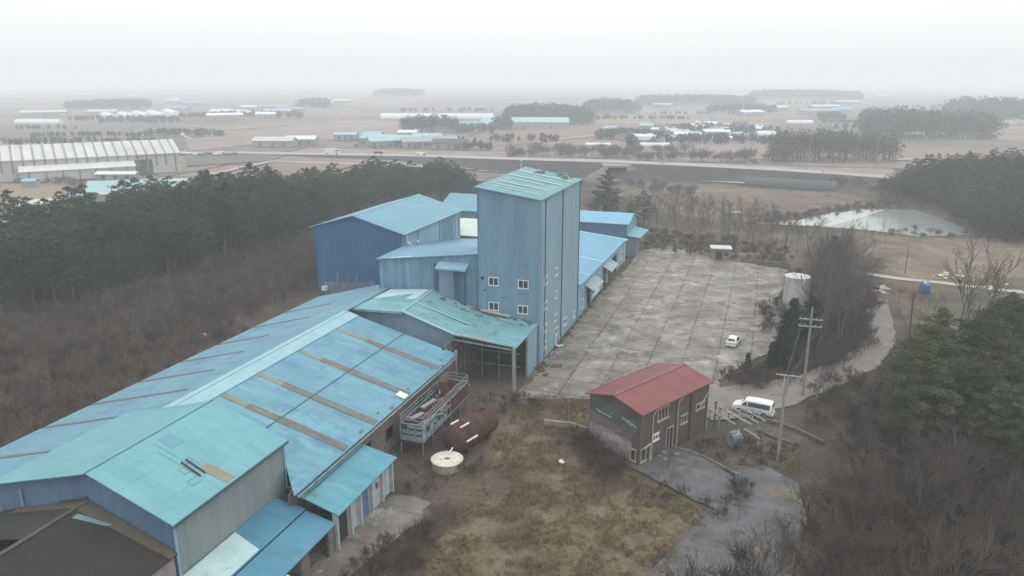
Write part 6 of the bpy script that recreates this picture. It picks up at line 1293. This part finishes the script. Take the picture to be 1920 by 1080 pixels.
for i, (x, y, L, k) in enumerate(((715, 268, 26, 1), (738, 272, 34, 1), (762, 270, 24, 1), (785, 274, 22, 2), (800, 266, 20, 1), (828, 272, 20, 2), (700, 262, 14, 3), (845, 278, 22, 5))): shed(x, y, L, 13, 3.5, k, 'low teal and grey farm roof of the village by the highway', 'shed', R(rr.uniform(-25, 25)), 'village roofs beside the highway', .2)
shed(985, 240, 78, 30, 6, 1, 'big pale green factory roof in front of the middle wood', 'factory', R(-4), None, .12, 'factory_hall'); shed(890, 243, 26, 12, 5, 3, 'blue grey roof left of the pale green factory'); 
V_ = []
for i in range(46):
    x = rr.uniform(1130, 1440); y = rr.uniform(240, 272) - (x - 1130) * .02; V_.append((x, y))
for (x, y) in V_: shed(x, y, rr.uniform(8, 20), rr.uniform(6, 11), 3, rr.choice((0, 0, 1, 2, 5, 5, 4)), 'small farm roof in the scattered village beyond the highway', 'shed', R(rr.uniform(-40, 40)), 'farm roofs beyond the highway', .2)
for i in range(34):
    x = rr.choice((rr.uniform(1200, 1640), rr.uniform(330, 700), rr.uniform(1650, 1920), rr.uniform(0, 330))); y = rr.uniform(178, 226); shed(x, y, rr.uniform(20, 50), rr.uniform(10, 16), 5, rr.choice((0, 0, 3, 4)), 'pale roof far out on the hazy plain', 'shed', R(rr.uniform(-30, 30)), 'pale roofs far out on the plain', .15)
for i in range(14): x = rr.uniform(1680, 1850); shed(x, rr.uniform(243, 262), rr.uniform(8, 16), 8, 3, rr.choice((0, 2, 5)), 'small farm roof below the rounded wood on the right', 'shed', R(rr.uniform(-30, 30)), 'farm roofs below the rounded wood', .2)
# grey factory on the left
A = g(340, 322); B = g(-160, 352); d = (A - B); Lf = d.length
t = thing('grey_factory', 'long pale grey factory with banded roof across the plain at the left', 'factory', ((A.x + B.x) / 2, (A.y + B.y) / 2), math.atan2(d.y, d.x))
fw = mat('fact_wall', (.40, .40, .38), (.34, .34, .33), .1, rough=.8, streak=.1); fr_ = mat('fact_roof', (.50, .49, .46), (.43, .42, .39), .08, (.36, .31, .27), .6, .06, rough=.7, corr='x', per=1.0, panel=.05)
hf = Lf / 2; D_ = 34; hh = hgtf = 9.0
mb = MB(); mb.box(-hf, hf, 0, D_, 0, hh); part('wall', mb, fw, t)
mb = MB(); mb.slab([(-hf - .5, -.6, hh), (hf + .5, -.6, hh), (hf + .5, D_ / 2, hh + 5.2), (-hf - .5, D_ / 2, hh + 5.2)], .3); mb.slab([(-hf - .5, D_ / 2, hh + 5.2), (hf + .5, D_ / 2, hh + 5.2), (hf + .5, D_ + .6, hh), (-hf - .5, D_ + .6, hh)], .3); rf = part('roof', mb, fr_, t)
mb = MB()
for k in range(25):
    x = -hf + (2 * hf) * (k + .5) / 25; mb.slab([(x - .45, -.65, hh + .08), (x + .45, -.65, hh + .08), (x + .45, D_ / 2, hh + 5.28), (x - .45, D_ / 2, hh + 5.28)], .06)
part('roof_band', mb, mat('band_gray', (.25, .26, .26), rough=.7), rf)
mb = MB()
for k in range(25):
    x = -hf + (2 * hf) * (k + .5) / 25; mb.box(x - .35, x + .35, -.3, 0, 3.5 if k % 3 else .3, hh - .2)
part('pillar', mb, mat('pier_gray', (.18, .19, .2), rough=.8), t)
mb = MB(); mb.box(hf - 21, hf - 12, -.12, 0, 0, 6.6); part('gate_opening', mb, dark_hole if False else mat('gate_dark', (.08, .085, .09), rough=1), t)
A = g(256, 330); B = g(40, 343); d = A - B; t = thing('factory_annex', 'lower pale annex standing in front of the long grey factory', 'building', ((A.x + B.x) / 2, (A.y + B.y) / 2), math.atan2(d.y, d.x)); hf = d.length / 2
mb = MB(); mb.box(-hf, hf, 0, 12, 0, 4.6); part('wall', mb, fw, t)
mb = MB(); mb.slab([(-hf - .4, -.5, 4.6), (hf + .4, -.5, 4.6), (hf + .4, 12.4, 8.2), (-hf - .4, 12.4, 8.2)], .3); part('roof', mb, mat('annex_roof', (.55, .55, .51), (.48, .48, .44), .08, rough=.7, corr='x', per=1.2), t)
mb = MB()
for k in range(7): x = -hf + 2 * hf * (k + .5) / 7; mb.box(x - .3, x + .3, -.25, 0, .2, 4.4)
part('pillar', mb, mat('pier_gray', (.18, .19, .2)), t)
shed(222, 336, 17, 5, 2.6, 0, 'small white roofed canopy before the grey factory annex', 'canopy'); shed(60, 352, 5, 4, 3, 3, 'small blue cabin at the left end of the annex', 'cabin')
q = g(148, 378); t = thing('tarp_stack', 'bright blue and white tarpaulin covered stack beside the pine wood', 'stack', (q.x, q.y), R(8)); mb = MB()
tp = [(-6, -3, 0), (6, -3, 0), (6, 3, 0), (-6, 3, 0), (-5.4, -2.6, 3.2), (5.6, -2.4, 3.5), (5.4, 2.6, 3.6), (-5.2, 2.5, 3.4)]; mb.hexa(tp); o = part('tarp', mb, mat('tarp_blue', (.20, .45, .68), (.42, .60, .72), .35, (.6, .66, .7), .55, .5, rough=.6, fine=.2), t); md = o.modifiers.new('sub', 'SUBSURF'); md.levels = md.render_levels = 2
mb = MB()
for x in (-3, 0, 3): mb.tube((x, -3.1, .3), (x, -2.6, 3.3), .08, n=4)
part('rope', mb, trim_white, t)
shed(268, 372, 34, 15, 4, 1, 'pale green roofed house half hidden behind the pine tops', 'house', R(16), None, .2); shed(232, 376, 14, 10, 3.4, 4, 'cream roofed hut left of the pale green roof behind the pines', 'hut', R(20)); shed(75, 398, 12, 8, 3, 4, 'small pale roof among the pine tops at the left edge', 'hut', R(30)); shed(155, 396, 9, 6, 2.5, 4, 'small pale roof below the blue tarpaulin', 'hut', R(10))
# underpass in the bank
q = g(1150, 326); t = thing('underpass', 'concrete underpass portal with wing walls through the highway bank', 'underpass', (q.x, q.y - 11), R(2)); mb = MB()
mb.box(-6, -4.2, -2, 22, 0, 5.0); mb.box(4.2, 6, -2, 22, 0, 5.0); mb.box(-6, 6, -2, 22, 4.4, 5.3); part('portal', mb, concrete, t)
for sg in (-1, 1):
    mb = MB(); mb.hexa([(sg * 6, -2, 0), (sg * 14, -5, 0), (sg * 14, -4.5, 0), (sg * 6, -1.5, 0), (sg * 6, -2, 5), (sg * 14, -5, .8), (sg * 14, -4.5, .8), (sg * 6, -1.5, 5)]); part('wing_wall', mb, concrete, t)
# vehicles on the highway and lamp posts
def far_truck(px, py, z, L, Hh, m, label, cat, group=None):
    q = g(px, py, z); mb = MB(); mb.mi = 0; mb.hexa([(-L / 2, -1.1, .5), (L * .25, -1.1, .5), (L * .25, 1.1, .5), (-L / 2, 1.1, .5), (-L / 2, -1.1, Hh), (L * .25, -1.1, Hh), (L * .25, 1.1, Hh), (-L / 2, 1.1, Hh)]); mb.hexa([(L * .28, -1.05, .5), (L / 2, -1.05, .5), (L / 2, 1.05, .5), (L * .28, 1.05, .5), (L * .3, -1, Hh * .85), (L * .45, -1, Hh * .85), (L * .45, 1, Hh * .85), (L * .3, 1, Hh * .85)])
    mb.mi = 1
    for x in (-L * .35, L * .35):
        for y in (-1, 1): mb.tube((x, y - .12, .45), (x, y + .12, .45), .45, n=12)
    mb.box(L * .3, L * .47, -1.07, 1.07, Hh * .5, Hh * .75)
    o = link(cat.replace(' ', '_'), mb.mesh(cat, [m, black_rubber])); o.location = q; o.rotation_euler = (0, 0, R(-6)); tag(o, label, cat, group)
far_truck(623, 289, 1.6, 8, 3.2, white_paint, 'white box truck driving on the distant highway', 'truck'); far_truck(790, 291, 2.9, 5, 1.5, white_paint, 'white car on the distant highway right of the box truck', 'car'); far_truck(710, 289, 2.3, 5, 1.5, trim_dark, 'dark car on the distant highway between truck and white car', 'car')
for i, (x, y, h_) in enumerate(((1241, 335, 11), (1514, 318, 18), (1641, 318, 18), (1208, 382, 11), (991, 312, 7), (1382, 400, 5), (1541, 345, 6))):
    q = g(x, y); mb = MB(); mb.tube((0, 0, 0), (0, 0, h_), .22, .13, n=6); mb.bar((-.9, 0, h_ - .6), (.9, 0, h_ - .6), .12); o = link('distant_pole', mb.mesh('distant_pole', concrete_pole)); o.location = q
    tag(o, ('distant pole left of the underpass exit lane', 'left pole in front of the brown wood', 'right pole in front of the brown wood', 'pole in the brown field behind the far blue building', 'white lamp post above the silo tower roof', 'short pole by the tan field edge', 'thin pole behind the dark tunnel')[i], 'pole')
shed(1378, 408, 3, 2.4, 1.8, 4, 'tiny pale hut at the field edge left of the pond', 'hut'); 
rr = random.Random(9)
for k in range(9): x = 345 + k * 12 + rr.uniform(-3, 3); far_truck(x, 290 + rr.uniform(-2, 2), .2, 4.5, 1.5, rr.choice((white_paint, trim_white, steel_gray)), 'small car parked in the row right of the grey factory', 'parked car', 'cars parked right of the grey factory')

for o in list(bpy.data.objects):
    if o.type == 'MESH' and o.parent and o.name.split('.')[0] in ('skylight_strip', 'pillar', 'panel', 'roof_band', 'verge_trim', 'patch', 'post', 'leg', 'fin', 'bushing', 'bracket', 'corner_trim', 'mirror', 'bumper', 'loose_cover', 'awning', 'vessel', 'support', 'collapsed_sheet', 'rafter', 'roof_vent', 'pilaster', 'board') and len(o.data.polygons) < 900: split_loose(o)
# ================================================================ HAZE
mb = MB(); mb.box(-8990, 8990, -195, 9490, -2.2, 58)
hm = bpy.data.materials.new('haze'); hm.use_nodes = True; n = hm.node_tree; n.nodes.clear(); ou = n.nodes.new('ShaderNodeOutputMaterial'); pv = n.nodes.new('ShaderNodeVolumePrincipled')
pv.inputs['Color'].default_value = (.93, .97, 1, 1); pv.inputs['Density'].default_value = HAZE_D; pv.inputs['Anisotropy'].default_value = .2; n.links.new(pv.outputs[0], ou.inputs['Volume'])
tag(link('haze', mb.mesh('haze', hm)), kind='stuff')
print('objects', len(bpy.data.objects), 'pines', NPINE)
